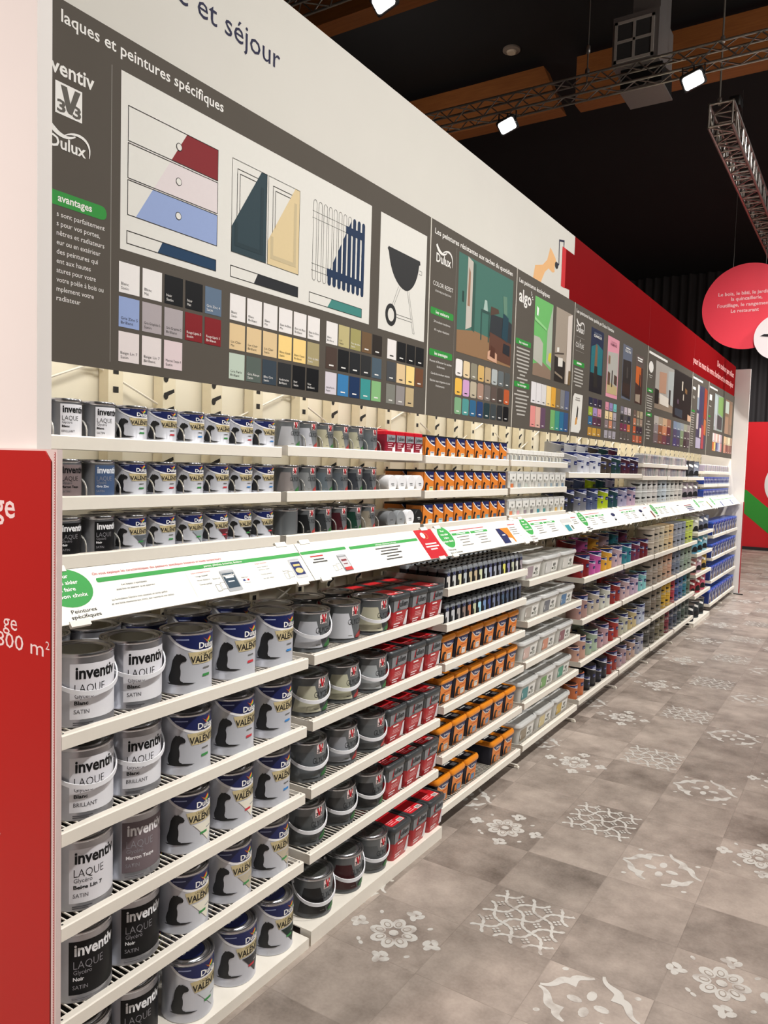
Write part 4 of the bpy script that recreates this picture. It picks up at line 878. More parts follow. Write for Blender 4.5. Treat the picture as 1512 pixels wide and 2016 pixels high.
g = G(); g.rect(-.055, -.055, .055, .045, P('#c9222b'), 0, .01); g.rect(.01, -.052, .048, -.03, PURE, 1) ; g.bars(-.045, -.02, [.05, .04, .055], .006, .012, P('#e58b8e'), 1)
for i in range(6): g.rect(.014 + i * .005, -.05, .0165 + i * .005, -.033, LINEK, 2)
jst = g.mesh('lid_sticker', lambda u, v, d: (-v, u, .147 + d))
proto('red_tub', 'paint_tub', ('body', jb), ('lid', jl, [('lid_sticker', jst)]), ('label', jlab))

# ---- orange tub with a dark top
ORG = M('tub_orange', '#e58a1f', .35, coat=.25); ONAVY = M('tub_navy', '#191c33', .4); hx, hy = .085, .069
ob = square_tub(hx, hy, .112, .010, ONAVY, .018)
ol = MB(); ol.loft([rrect(hx + .004, hy + .003, .02, .104), rrect(hx + .007, hy + .006, .022, .110), rrect(hx + .007, hy + .006, .022, .122), rrect(hx + .003, hy + .002, .02, .131), rrect(hx - .006, hy - .007, .016, .131), rrect(hx - .008, hy - .009, .016, .128)], ORG)
def orange_face(w, h, tagpatch=True):
    g = G(); a = w / 2
    g.rect(-a, .0, a, h, M('orange_print', '#dc8030', .4), 0)
    g.poly([(-a, h), (a, h), (a, h * .80), (a * .35, h * .64), (-a * .25, h * .70)], P('#e9e2d8'), 1); g.poly([(-a * .9, h), (a, h), (a, h * .84), (a * .35, h * .68), (-a * .2, h * .74)], NVY, 2)
    g.text('Dulux', -a * .15, h * .80, h * .09, PURE, 3, w=w * .42, bold=.02); g.rect(-a * .3, h * .52, a * .85, h * .57, P('#b5502a'), 1)
    panther(g, -a * .95, h * .06, w * .40, h * .46, 3)
    g.rect(a * .02, h * .06, a * .72, h * .36, TINTI, 3); g.rect(a * .15, h * .27, a * .6, h * .30, P('#4a4f78'), 4)
    return g
olab = orange_face(.112, .098).mesh('label', front(hx - .010, .010 / .112, .003))
g = G(); g.rect(-.055, -.065, .055, .065, P('#17171f'), 0, .012); g.text('Dulux', -.03, -.02, .018, PURE, 1, w=.06, bold=.02); g.rect(-.0, -.058, .04, -.032, P('#a9a9ae'), 1)
ost = g.mesh('lid_sticker', lambda u, v, d: (-v, u, .128 + d))
proto('orange_tub', 'paint_tub', ('body', ob), ('lid', ol, [('lid_sticker', ost)]), ('label', olab))
# small orange box tins of the upper shelves
sb = MB(); sb.loft([rrect(.047, .048, .012, 0), rrect(.049, .050, .012, .003), rrect(.049, .050, .012, .104)], M('box_orange', '#d47a2c', .4)); sb.loft([rrect(.050, .051, .012, .100), rrect(.050, .051, .012, .108), rrect(.044, .045, .01, .110)], BLACK)
def orange_box_face(w, h):
    g = G(); a = w / 2
    g.rect(-a, 0, a, h, M('orange_print', '#dc8030', .4), 0)
    g.poly([(-a, h)] + bez((-a, h), (-a * .5, h * .80), (a * .2, h * .60), (a, h * .56), 8) + [(a, h)], SWASH, 1); g.poly([(-a * .86, h)] + bez((-a * .86, h), (-a * .4, h * .84), (a * .2, h * .66), (a, h * .62), 8) + [(a, h)], NVY, 2)
    g.text('Dulux', a * .12, h * .76, h * .09, PURE, 3, w=w * .36, bold=.02); panther(g, -a * .95, h * .04, w * .36, h * .46, 3)
    g.rect(a * .05, h * .02, a * .88, h * .30, TINTI, 3); g.rect(a * .2, h * .24, a * .75, h * .27, P('#4a4f78'), 4)
    return g
proto('orange_box', 'paint_box', ('body', sb), ('label', orange_box_face(.092, .100).mesh('label', front(.0492, 0, .002))))

# ---- pale tubs with a coloured patch
PALE = M('tub_pale_plastic', '#c9c7c1', .25, coat=.3); PLID = M('tub_clear_lid', '#cfcfcd', .2, coat=.4); hx, hy = .10, .140
wb = square_tub(hx, hy, .108, .012, PALE, .035)
wl = MB(); wl.loft([rrect(hx + .003, hy + .003, .036, .100), rrect(hx + .007, hy + .007, .04, .104), rrect(hx + .007, hy + .007, .04, .118), rrect(hx + .003, hy + .003, .036, .124), rrect(hx - .008, hy - .008, .03, .124), rrect(hx - .010, hy - .010, .03, .119)], PLID)
g = G(); g.rect(-.105, .014, -.012, .082, TINTI, 0, .008); g.rect(-.098, .03, -.090, .055, PURE, 1); g.rect(-.008, .016, .095, .082, P('#dcdad5'), 0); g.text('algo', .018, .052, .022, P('#3a3b36'), 1, w=.045, bold=.02); g.rect(.002, .03, .03, .042, P('#55564f'), 1); g.rect(.036, .024, .075, .045, P('#a9aaa2'), 1)
wlab = g.mesh('label', front(hx - .012, .012 / .108))
g = G(); g.rect(-.1, -.06, .1, .06, P('#c3c2be'), 0, .02); g.bars(-.06, .0, [.07, .05, .06], .004, .012, P('#8d8c88'), 1); g.rect(.03, -.03, .08, .02, P('#dad9d6'), 1)
proto('pale_tub', 'paint_tub', ('body', wb), ('lid', wl, [('lid_sticker', g.mesh('lid_sticker', lambda u, v, d: (-v, u, .119 + d)))]), ('label', wlab))
# small pale jars of the upper shelves
aj = MB(); aj.loft([rrect(.044, .048, .014, 0), rrect(.047, .051, .014, .004), rrect(.047, .051, .014, .094)], M('jar_white', '#cfcdc6', .35)); aj.loft([rrect(.048, .052, .014, .094), rrect(.048, .052, .014, .106), rrect(.043, .047, .012, .108)], PLID)
g = G(); g.rect(-.046, .055, .046, .1, P('#dedcd6'), 0); g.text('algo', -.004, .068, .012, P('#4a4b46'), 1, w=.026, bold=.02); g.rect(-.03, .045, -.01, .06, P('#8b8c84'), 1); g.rect(-.028, .006, .012, .036, TINTI, 1); g.rect(.02, .01, .04, .05, P('#b9b8b1'), 1)
proto('pale_jar', 'paint_jar', ('body', aj), ('label', g.mesh('label', front(.0472))))
tj = MB(); tj.loft([rrect(.03, .029, .01, 0), rrect(.03, .029, .01, .05)], M('jar_white', '#cfcdc6', .35)); tj.loft([rrect(.034, .0312, .006, .05), rrect(.034, .0312, .006, .074), rrect(.03, .028, .005, .076)], M('jar_lid_white', '#e6e4df', .3))
g = G(); g.rect(-.02, .008, .0, .042, P('#7e7d78'), 0); g.rect(.004, .012, .02, .038, TINTI, 0)
proto('white_pot', 'paint_pot', ('body', tj), ('label', g.mesh('label', front(.0302))))

# ---- narrow tester tubes with grey caps
te = MB(); te.loft([rrect(.022, .024, .006, 0), rrect(.022, .024, .006, .085)], M('tester_black', '#121217', .4)); te.loft([rrect(.023, .025, .008, .078), rrect(.023, .025, .008, .086), rrect(.021, .021, .008, .096), rrect(.015, .015, .006, .098)], M('tester_cap_grey', '#7e8286', .35)); te.lathe([(.006, .096), (.006, .104), (.004, .105)], 10, BLACK)
g = G(); g.rect(-.017, .006, .017, .062, TINTI, 0, .006); g.poly([(-.017, .006), (-.004, .006), (-.002, .03), (-.012, .04), (-.017, .03)], PANTHER, 1); g.ell(0, .072, .014, .010, P('#20264a'), 1, 14); g.ring(0, .072, .011, .008, .002, P('#8b90a5'), 2, 14)
proto('tester', 'tester_tube', ('tube', te), ('label', g.mesh('label', front(.0222))))

# ---- upper-shelf extras
rt = MB(); rt.loft([rrect(.036, .036, .012, 0), rrect(.038, .038, .012, .003), rrect(.038, .038, .012, .085)], M('tin_crimson', '#8f1f33', .35)); rt.loft([rrect(.039, .039, .012, .085), rrect(.039, .039, .012, .100), rrect(.033, .033, .01, .103)], M('tin_lid_red', '#c4182a', .3, coat=.3))
g = G(); g.rect(-.034, .054, .034, .085, P('#8f9297'), 0); g.text('Julien', -.026, .062, .016, LINEK, 1, w=.056, bold=.02); g.bars(-.026, .045, [.04, .03, .045], .004, .009, P('#d7a9b0'), 1); g.poly([(.012, .004), (.034, .004), (.034, .05), (.022, .03)], P('#d8d2d2'), 1); g.ell(.02, .02, .01, .012, P('#efecec'), 2, 12)
proto('red_tin', 'paint_tin', ('body', rt), ('label', g.mesh('label', front(.0382))))
def lying(key, capc):
    m = MB()
    def ringx(x, r): return [(x, r * math.cos(2 * PI * i / 28), .038 + r * math.sin(2 * PI * i / 28)) for i in range(28)]
    b = MB().loft([ringx(-.17, .033), ringx(-.168, .035), ringx(-.05, .035)], M('lying_tin_body', '#b9b8b6', .3, .3))
    c = MB().loft([ringx(-.055, .036), ringx(-.05, .0375), ringx(-.004, .0375), ringx(0, .035)], M('cap_' + capc.strip('#'), capc, .4))
    g = G(); g.rect(-.012, .034, .012, .038, P('#5a5a5a') if capc > '#7' else P('#c9c9c9'), 0); g.rect(-.008, .027, .014, .030, P('#8a8a8a'), 0)
    proto(key, 'spray_can', ('body', b), ('cap', c, [('cap_mark', g.mesh('cap_mark', front(0)))]))
for key, cc in (('lying_white', '#e9e8ea'), ('lying_grey', '#77797c'), ('lying_steel', '#8d9093'), ('lying_dark', '#1b1c1e')): lying(key, cc)

# ---- tinted tins with a navy top, in several sizes
def navy_top(r, h, n=24):
    g = G(); a = r * 1.9
    g.poly([(-a, h * .985)] + bez((-a, h * .985), (-a * .5, h * .80), (0, h * .70), (a * .75, h * .72), 10) + [(a * .75, h * .985)], SWASH, 0)
    g.poly([(-a * .93, h * .985)] + bez((-a * .93, h * .985), (-a * .45, h * .83), (0, h * .74), (a * .75, h * .76), 10) + [(a * .75, h * .985)], NVY, 1)
    g.ell(-r * .15, h * .86, r * .42, h * .06, P('#8f94ad'), 2, 14); g.rect(-r * .45, h * .42, r * .12, h * .58, NVY, 1); g.rect(-r * .35, h * .46, r * .02, h * .49, P('#9a9fb5'), 2)
    return g
for key, r, h in (('tint_s', .052, .105), ('tint_m', .074, .160), ('tint_b', .072, .116)):
    m = MB(); m.lathe([(r - .003, 0), (r, .003), (r, h - .004), (r + .001, h - .002), (r - .002, h)], 28, TINT)
    l = MB(); l.lathe([(r - .006, h - .001), (r - .006, h + .002), (r - .012, h + .002), (0, h + .001)], 24, DARK_LID, cap=False)
    proto(key, 'colour_can', ('body', m), ('lid', l), ('label', navy_top(r, h).mesh('label', wrap(r), .012)))
# ---- tinted round pots with a dark crescent
r, h = .080, .122; m = MB(); m.lathe([(r - .003, 0), (r, .003), (r, h * .84), (r - .002, h * .85), (r - .002, h * .87), (r + .002, h * .88), (r + .002, h - .004), (r - .001, h), (0, h)], 32, TINT)
g = G(); g.poly(bez((-.130, .074), (-.105, .046), (-.06, .040), (-.025, .060), 8) + bez((-.025, .060), (-.06, .072), (-.10, .064), (-.130, .074), 8), PANTHER, 1); g.rect(-.12, .014, -.01, .034, P('#a6a39e'), 0); g.rect(-.1, .022, -.05, .026, P('#6e6c69'), 1)
proto('pot', 'paint_pot', ('body', m), ('label', g.mesh('label', wrap(r - .0005), .013)))
# ---- tinted pails with a pale slash
r, h = .088, .20; m = can_body(r, h, TINT, 32, .004)
g = G(); g.poly([(-.12, .150), (-.03, .120), (-.03, .145), (-.12, .178)], PURE, 1); g.rect(-.15, .03, .06, .05, PANTHER, 0); g.ell(-.05, .06, .035, .03, PANTHER, 1, 14)
proto('pail', 'paint_pail', ('body', m), ('lid', can_lid(r, h, DARK_LID, 28)), ('label', g.mesh('label', wrap(r - .0005), .012)))
# ---- blue boxes
BLU = M('box_blue', '#22387f', .35, coat=.1); b = MB(); b.loft([rrect(.09, .085, .014, 0), rrect(.095, .09, .014, .16)], BLU)
l = MB(); l.loft([rrect(.098, .093, .016, .152), rrect(.098, .093, .016, .172), rrect(.092, .087, .014, .178)], M('box_blue_lid', '#2f50a8', .3, coat=.2))
g = G(); g.rect(-.080, .006, .080, .142, P('#8d8e98'), 0, .01); g.rect(-.078, .01, -.045, .14, P('#b9bac4'), 1); g.ell(-.01, .035, .04, .03, PANTHER, 2, 14); g.ell(.01, .112, .05, .024, P('#1c2450'), 2, 14); g.rect(.02, .02, .07, .075, P('#a58f7c'), 2)
proto('blue_box', 'paint_box', ('body', b), ('lid', l), ('label', g.mesh('label', front(.0905, .005 / .16))))
b = MB(); b.loft([rrect(.044, .048, .01, 0), rrect(.046, .05, .01, .09)], BLU); b.loft([rrect(.047, .051, .01, .088), rrect(.047, .051, .01, .10), rrect(.043, .047, .01, .103)], MATS['box_blue_lid'])
g = G(); g.rect(-.045, .006, .045, .03, P('#9aa0b0'), 0); g.rect(-.02, .04, .03, .08, P('#b3b3bb'), 0); g.ell(.01, .05, .018, .014, PANTHER, 1, 10)
proto('small_blue_box', 'paint_box', ('body', b), ('label', g.mesh('label', front(.0462))))
b = MB(); b.loft([rrect(.04, .026, .008, 0), rrect(.04, .026, .008, .085)], TINT); b.loft([rrect(.03, .02, .008, .085), rrect(.03, .02, .008, .10)], PLID)
g = G(); g.rect(-.02, .02, .02, .06, P('#a5a0a0'), 0)
proto('flat_pack', 'tester_tube', ('body', b), ('label', g.mesh('label', front(.0402))))
# ================================================================== stocking the shelves
def lc(h): return lin(h)
def where(n, shelf, zone, bay, back=False): return f'{ORD[n]} along the {ORD[shelf]} {zone} shelf, {BAY[bay - 1]} bay' + (', back row' if back else '')
DK = .0125          # the wires lie this far under a rail's top
# ---- first bay, below the ledge
PLAIN = [('white satin', 'white satin'), ('white gloss', 'white gloss'), ('beige', 'taupe'), ('black', 'black'), ('black', 'black')]
PANT = [[('g', None), ('r', None), ('b', None)], [('g', None), ('r', None), ('b', None)], [('g', 'pearl'), ('r', 'pearl'), ('b', None)], [('g', 'pearl'), ('g', 'beige'), ('g', 'beige')], [('g', 'white'), ('r', 'dark'), ('g', 'green')]]
tagn = {'g': 'green', 'r': 'red', 'b': 'blue'}
for s in range(5):
    zs = LOW[1][s] - DK if s < 4 else .037
    for i, y in enumerate((.150, .325)):
        k = PLAIN[s][i]; sk = ('handle',) if (s >= 3 or (s == 2)) else ('handle_lug',)
        put('plain_' + k, f'silver tin with {IV[k][2]} label, ' + where(i, s, 'lower', 1), 'paint tin', (.03 - (.012 if i else 0), y, zs), 'silver tins below the ledge', skip=sk)
        put('plain_' + k, f'silver tin with {IV[k][2]} label, ' + where(i, s, 'lower', 1, True), 'paint tin', (-.19, y + .02, zs), 'silver tins below the ledge', skip=('handle',))
    for i, y in enumerate((.510, .705, .897)):
        tg, tri = PANT[s][i]; look = f'panther tin with {tagn[tg]} tag' if not tri else f'panther tin with {tri} triangle'
        put(f'panther_{tg}_{tri}', f'{look}, ' + where(i + 2, s, 'lower', 1), 'paint tin', (.042 if s < 4 else .07, y, zs), 'panther tins below the ledge')
        put(f'panther_{tg}_{tri}', f'{look}, ' + where(i + 2, s, 'lower', 1, True), 'paint tin', (-.16, y, zs), 'panther tins below the ledge')
# ---- first bay, upper shelves
UPL = [('white gloss', 'white satin'), ('brown', 'blue'), ('black', 'black')]
UPP = [[('g', None), ('r', None), ('b', None), ('g', None), ('r', None), ('b', None)], [('g', None), ('r', None), ('g', None), ('r', None), ('b', None), ('b', None)], [('g', 'slate'), ('g', None), ('g', 'grey'), ('r', 'red'), ('g', 'black'), ('r', 'dark')]]
for s in range(3):
    zs = UP[1][s] - DK
    put('small_plain_' + UPL[s][0], f'small grey tin half hidden by the end panel, {ORD[s]} upper shelf, first bay', 'paint tin', (-.058, .045, zs), 'small grey tins')
    for i, y in enumerate((.155, .262)):
        k = UPL[s][i]; put('small_plain_' + k, f'small grey tin with {IV[k][2]} label, ' + where(i, s, 'upper', 1), 'paint tin', (-.058, y, zs), 'small grey tins')
    for i in range(6):
        y = .372 + .113 * i; tg, tri = UPP[s][i]; look = f'small panther tin with {tagn[tg]} tag' if not tri else f'small panther tin, {tri} triangle'
        put(f'small_panther_{tg}_{tri}', f'{look}, ' + where(i + 2, s, 'upper', 1), 'paint tin', (-.058, y, zs), 'small panther tins')
        put(f'small_panther_{tg}_{tri}', f'{look}, ' + where(i + 2, s, 'upper', 1, True), 'paint tin', (-.172, y + .01, zs), 'small panther tins')
# ---- second bay, below the ledge
VC = [['#bcbdc3', '#cacbd1', '#bdb9a3'], ['#bcb9a3', '#bbb9a1', '#a3a7a9'], ['#5f6468', '#96989e', '#5e6163'], ['#4b4e4f', '#4a4b4c', '#2b2c2e'], ['#131315', '#3d0f14', '#56585a']]
VN = [['pearl', 'white', 'cream'], ['cream', 'ivory', 'grey'], ['slate', 'silver', 'graphite'], ['ash', 'charcoal', 'black'], ['black', 'oxblood', 'iron']]
VT = ['grg', 'grg', 'grr', 'ggg', 'ggg']
for s in range(5):
    zs = LOW[2][s] - DK if s < 4 else .055
    for i, y in enumerate((1.128, 1.328, 1.512)):
        x = (.028, .03, .045)[i] if s < 4 else .075; sk = ('handle',) if (s, i) in ((0, 1), (4, 9)) else ()
        put('v_' + VT[s][i], f'grey bucket with {VN[s][i]} patch, ' + where(i, s, 'lower', 2), 'paint bucket', (x, y, zs), 'grey buckets below the ledge', lc(VC[s][i]), skip=sk)
        put('v_' + VT[s][i], f'grey bucket with {VN[s][i]} patch, ' + where(i, s, 'lower', 2, True), 'paint bucket', (x - .175, y, zs), 'grey buckets below the ledge', lc(VC[s][i]), skip=('handle',))
    for i in range(3):
        y = 1.645 + .155 * i; x = .045 if s < 4 else .085
        put('red_tub', 'red square tub, ' + where(i, s, 'lower', 2), 'paint tub', (x, y, zs), 'red tubs below the ledge')
        put('red_tub', 'red square tub, ' + where(i, s, 'lower', 2, True), 'paint tub', (x - .168, y, zs), 'red tubs below the ledge')
# ---- second bay, upper shelves
UC = [['#a9a9ad', '#b9bac1', '#b0ab92', '#b0aa8f', '#a9a68f', '#60666a'], ['#8d8583', '#87898a', '#5e686e', '#5a6066', '#33363c', '#3b3d42'], ['#3a3c3e', '#17181a', '#2b2e30', '#3f1119', '#0f3327', '#8a8172']]
UN = [['pearl', 'white', 'cream', 'ivory', 'sand', 'slate'], ['taupe', 'grey', 'dusk', 'slate', 'navy', 'graphite'], ['murky', 'black', 'charcoal', 'burgundy', 'green', 'beige']]
for s in range(3):
    zs = UP[2][s] - DK
    for i in range(6):
        y = 1.078 + .1045 * i
        put('small_v_' + 'gr'[i % 2], f'small grey tin with {UN[s][i]} patch, ' + where(i, s, 'upper', 2), 'paint tin', (-.055, y, zs), 'small grey tins', lc(UC[s][i]), rz=0 if (s, i) != (2, 0) else 2.2)
        put('small_v_' + 'gr'[i % 2], f'small grey tin with {UN[s][i]} patch, ' + where(i, s, 'upper', 2, True), 'paint tin', (-.165, y + .01, zs), 'small grey tins', lc(UC[s][i]))
    if s == 0:
        for i in range(4):
            put('red_tin', f'small crimson tin with red lid, ' + where(6 + i, s, 'upper', 2), 'paint tin', (-.05, 1.732 + .080 * i, zs), 'crimson tins')
            put('red_tin', f'small crimson tin with red lid, ' + where(6 + i, s, 'upper', 2, True), 'paint tin', (-.14, 1.732 + .080 * i, zs + (.012 if i < 2 else 0)), 'crimson tins')
    else:
        for i in range(4):
            ck = 'lying_white' if s == 1 else ('lying_grey', 'lying_steel', 'lying_white', 'lying_dark')[i]
            put(ck, f'{ck[6:]} capped spray can on its side, ' + where(6 + i, s, 'upper', 2), 'spray can', (-.012, 1.755 + .080 * i, zs), 'spray cans lying on their sides')
# ---- third bay
TCOL = ['#c9c6c0', '#c4c6c4', '#d3cfa9', '#b7bec0', '#c3b592', '#c0ad8d', '#c9cfa9', '#b9c3c6', '#8b93b2', '#9ea3ad', '#8a8fa0', '#d3cf66', '#8b86b0', '#b9bfa6', '#c8c9c4', '#9a8f95']
TCO2 = ['#c4c4c6', '#bdbec0', '#a49f9c', '#85756e', '#b2704f', '#b9bd9c', '#9fd0df', '#6f8cb5', '#3d4a80', '#68728c', '#5a6480', '#3d566f', '#40506a', '#39495e', '#3f4a5e', '#3a4150']
for s in range(2):
    zs = LOW[3][s] - DK; rows = 5 if s == 0 else 4
    for r in range(rows):
        for i in range(16):
            put('tester', f'black tester tube with grey cap, {ORD[i]} along, {ORD[r]} row, {ORD[s]} lower shelf, third bay', 'tester tube', (.092 - .054 * r, 2.075 + .0585 * i, zs), 'tester tubes', lc((TCOL, TCO2)[s][i]))
    t = thing('tester_tray', f'clear grey tray end beside the tester tubes, {ORD[s]} lower shelf', 'tray', (0, 2.03, zs), 'tester trays')
    obj('end_plate', MB().box(-.22, 0, 0, .115, .004, .06, M('smoky_tray', '#a09c96', .2)), t)
TAGS = ['#d8d5d2', '#cfcdd0', '#d9d6d4', '#a7a9b4', '#b1b3bd', '#c2b9c0']
for s in range(2, 6):
    zs = LOW[3][s] - DK
    for i in range(6):
        if (s, i) == (5, 3): continue
        y = 2.110 + .157 * i; c = (['#d6d3cf', '#d9d7d4', '#d3d0cc', '#a9adb8', '#b6a9ae', '#c1b5b2'], ['#d8cfca', '#cfd2cc', '#d9d6cb', '#b5b7be', '#c4bdb9', '#c8ada2'], ['#c6b8a8', '#9fa9ba', '#8fa3b4', '#7f93a8', '#b9927c', '#b8846a'], ['#a9a9b2', '#7f97b5', '#6d90b2', '#6a7d92', '#c09a82', '#9c8f88'])[s - 2][i]
        put('orange_tub', 'orange tub with dark lid, ' + where(i, s, 'lower', 3), 'paint tub', (.022, y, zs), 'orange tubs', lc(c))
        put('orange_tub', 'orange tub with dark lid, ' + where(i, s, 'lower', 3, True), 'paint tub', (-.175, y, zs), 'orange tubs', lc(c))
OB = [['#cfd3d6', '#d3d6d2', '#d6d3c8', '#c9cbb9', '#cbbf9f', '#d2cdc6', '#c3ccd6', '#9fb2cc', '#8b9db5'], ['#cfd39b', '#c6a7b5', '#d3cfc0', '#cfc8c4', '#c4c0c6', '#a89c94', '#9a8d90', '#a5704f', '#3a4a66'], ['#bfd1cf', '#a9c9d0', '#7fa6cf', '#5f8cc4', '#5fa08f', '#3f8fa3', '#7fa3a8', '#4a5a6a', '#343a44']]
for s in range(3):
    zs = UP[3][s] - DK
    for i in range(9):
        y = 2.078 + .1065 * i
        put('orange_box', 'small orange panther tin, ' + where(i, s, 'upper', 3), 'paint tin', (-.06, y, zs), 'small orange panther tins', lc(OB[s][i]))
        put('orange_box', 'small orange panther tin, ' + where(i, s, 'upper', 3, True), 'paint tin', (-.17, y - .02, zs), 'small orange panther tins', lc(OB[s][i]))
# ---- fourth bay
WC = [['#a08f95', '#c9c7c4', '#cfccc6'], ['#a39c94', '#6d6f76', '#4a739b'], ['#c6a9a0', '#c5866d', '#83525d'], ['#3f8083', '#6f9c5b', '#4c9079'], ['#8a7d6a', '#c9b98a', '#c2a24c']]
WN = [['mauve', 'white', 'plain'], ['taupe', 'slate', 'blue'], ['pale pink', 'salmon', 'plum'], ['teal', 'leaf green', 'sea green'], ['brown', 'sand', 'mustard']]
for s in range(5):
    zs = LOW[4][s] - DK
    for i in range(3):
        y = 3.165 + .305 * i
        put('pale_tub', f'pale tub with {WN[s][i]} patch, ' + where(i, s, 'lower', 4), 'paint tub', (.015, y, zs), 'pale tubs', lc(WC[s][i]))
        put('pale_tub', f'pale tub with {WN[s][i]} patch, ' + where(i, s, 'lower', 4, True), 'paint tub', (-.215, y, zs), 'pale tubs', lc(WC[s][i]))
AJ = [['#c9703f', '#8f9aa0', '#b9c0b8', '#c9c6c0', '#b0b5b8', '#a5adb0', '#8fa0aa', '#74828c', '#5f7d96'], ['#cf7a4f', '#cf9fa3', '#8d8288', '#6d6a70', '#3f8a96', '#4f8f8c', '#8f8d82', '#c9a04f', '#c4a862']]
for i in range(15): put('white_pot', f'tiny white pot under a lid strip, {ORD[i]} along the top shelf, fourth bay', 'paint pot', (-.055, 3.065 + .0632 * i, UP[4][0] - DK), 'tiny white pots', lc(['#8a8f93', '#a5a9a3', '#6f7780', '#c0bcb0'][i % 4]))
for s in (1, 2):
    for i in range(9):
        y = 3.085 + .108 * i
        put('pale_jar', 'small pale jar, ' + where(i, s, 'upper', 4), 'paint jar', (-.06, y, UP[4][s] - DK), 'small pale jars', lc(AJ[s - 1][i]))
        put('pale_jar', 'small pale jar, ' + where(i, s, 'upper', 4, True), 'paint jar', (-.165, y, UP[4][s] - DK), 'small pale jars', lc(AJ[s - 1][i]))
# ---- fifth and sixth bays: tinted tins in stacks, a small one, a middling one and a pair on top of one another
PALS = {'U0': [('#9a9a9c', 'grey'), ('#c3c5cf', 'pale lilac'), ('#c6c8d0', 'white'), ('#c9c9cf', 'silver'), ('#3e3630', 'brown'), ('#1d3433', 'dark green'), ('#1f3a3a', 'forest'), ('#471f2f', 'burgundy'), ('#35202f', 'plum'), ('#6f4f2a', 'bronze')],
        'U1': [('#2f3033', 'black'), ('#55565c', 'charcoal'), ('#6f7078', 'slate'), ('#4a5573', 'steel blue'), ('#41485e', 'dusk blue'), ('#a3b520', 'lime'), ('#20434a', 'petrol'), ('#a9a3bd', 'lilac'), ('#c3a9bd', 'pink'), ('#b98a55', 'amber')],
        'L0': [('#7d1419', 'red'), ('#8a1a20', 'crimson'), ('#c0589c', 'pink'), ('#d9a23a', 'yellow'), ('#c79b35', 'mustard'), ('#c0a5ad', 'rose'), ('#317b88', 'teal'), ('#6f2f4a', 'plum'), ('#6b1922', 'dark red'), ('#4d1c2c', 'wine')],
        'L1': [('#a27f78', 'terracotta pink'), ('#97766d', 'clay'), ('#b6ab9c', 'stone'), ('#c9c9bd', 'ivory'), ('#8c2a26', 'brick'), ('#c0a3a6', 'blush'), ('#bfa7bb', 'mauve'), ('#c0b5cf', 'pale violet'), ('#84c0c2', 'aqua'), ('#8a8085', 'ash')],
        'L2': [('#bb9281', 'peach'), ('#c09a86', 'apricot'), ('#a2b39c', 'sage'), ('#b9949a', 'dusty pink'), ('#a0312a', 'scarlet'), ('#b9b7a3', 'linen'), ('#c2b083', 'straw'), ('#bfb99a', 'pale yellow'), ('#b9c0cf', 'ice blue'), ('#6a6a70', 'stone grey')],
        'L3': [('#b9663a', 'orange'), ('#a8572f', 'rust'), ('#17171c', 'black'), ('#1c1c24', 'ink'), ('#2c2230', 'aubergine'), ('#8f2f27', 'brick'), ('#ad9096', 'mauve pink'), ('#b5998c', 'tan'), ('#a5a3ad', 'lilac grey'), ('#5c6068', 'lead')]}
PICK = {'U0': (0, 1, 2, 4, 6, 7, 8), 'U1': (0, 2, 3, 5, 6, 7, 8), 'L0': (0, 2, 3, 5, 6, 7, 8), 'L1': (0, 2, 3, 4, 5, 6, 8), 'L2': (0, 2, 3, 4, 5, 6, 8), 'L3': (0, 2, 3, 5, 6, 7, 8)}
def tint_row(pal, zs, xf, shelf, zone):
    for i, ci in enumerate(PICK[pal]):
        c, nm = PALS[pal][ci]; y0 = 4.075 + .278 * i; bay = 5 if y0 < 5 else 6; col = lc(c)
        tail = f'{ORD[i]} colour, {ORD[shelf]} {zone} shelf, {BAY[bay - 1]} bay'
        put('tint_s', f'small {nm} tin in front, ' + tail, 'paint tin', (xf - .062, y0, zs), 'tinted tins', col)
        put('tint_m', f'taller {nm} tin in front, ' + tail, 'paint tin', (xf - .085, y0 + .135, zs), 'tinted tins', col)
        if y0 + .28 < 5.92:
            for q in range(2): put('tint_b', f'{"upper" if q else "lower"} {nm} tin of the pair behind, ' + tail, 'paint tin', (xf - .235, y0 + .28, zs + .1185 * q), 'tinted tins', col)
tint_row('U0', UP[5][0] - DK, 0, 0, 'upper'); tint_row('U1', 1.44, -.012, 1, 'upper')
for s in range(4): tint_row('L%d' % s, LOW[5][s] - DK, .12, s, 'lower')
# ---- seventh and eighth bays: round pots two high
PP = {'U': ['#c9cac6', '#c9c9c6', '#cfccc8', '#c9c4c0', '#a9b0b4', '#a9b3ba', '#b5bdc4', '#b9bab6', '#c0beb8', '#bdb7b0', '#b0aca6', '#aaa8a4'], 'L0': ['#b7ab9c', '#b3a796', '#c3b79f', '#c4b08c', '#c9ab80', '#c0a075', '#83868f', '#878b96', '#7f858f', '#a8b24f', '#aebb55', '#a09c92'],
      'L1': ['#8f8378', '#94877a', '#a28e7c', '#ac8d76', '#b8907a', '#bd8d7e', '#656a78', '#6a7280', '#7d8880', '#7b8a78', '#868f82', '#8d9088'], 'L2': ['#6f675c', '#75695c', '#7d7361', '#b5902f', '#c09a35', '#8f2b33', '#95303a', '#3a497a', '#3c5c80', '#2f6a78', '#4c5e50', '#536356'],
      'L3': ['#4a4843', '#504c45', '#6a634f', '#706750', '#6d2732', '#71283a', '#3a3f50', '#3c4350', '#3a4648', '#414c44', '#3d4440', '#3a3d3c']}
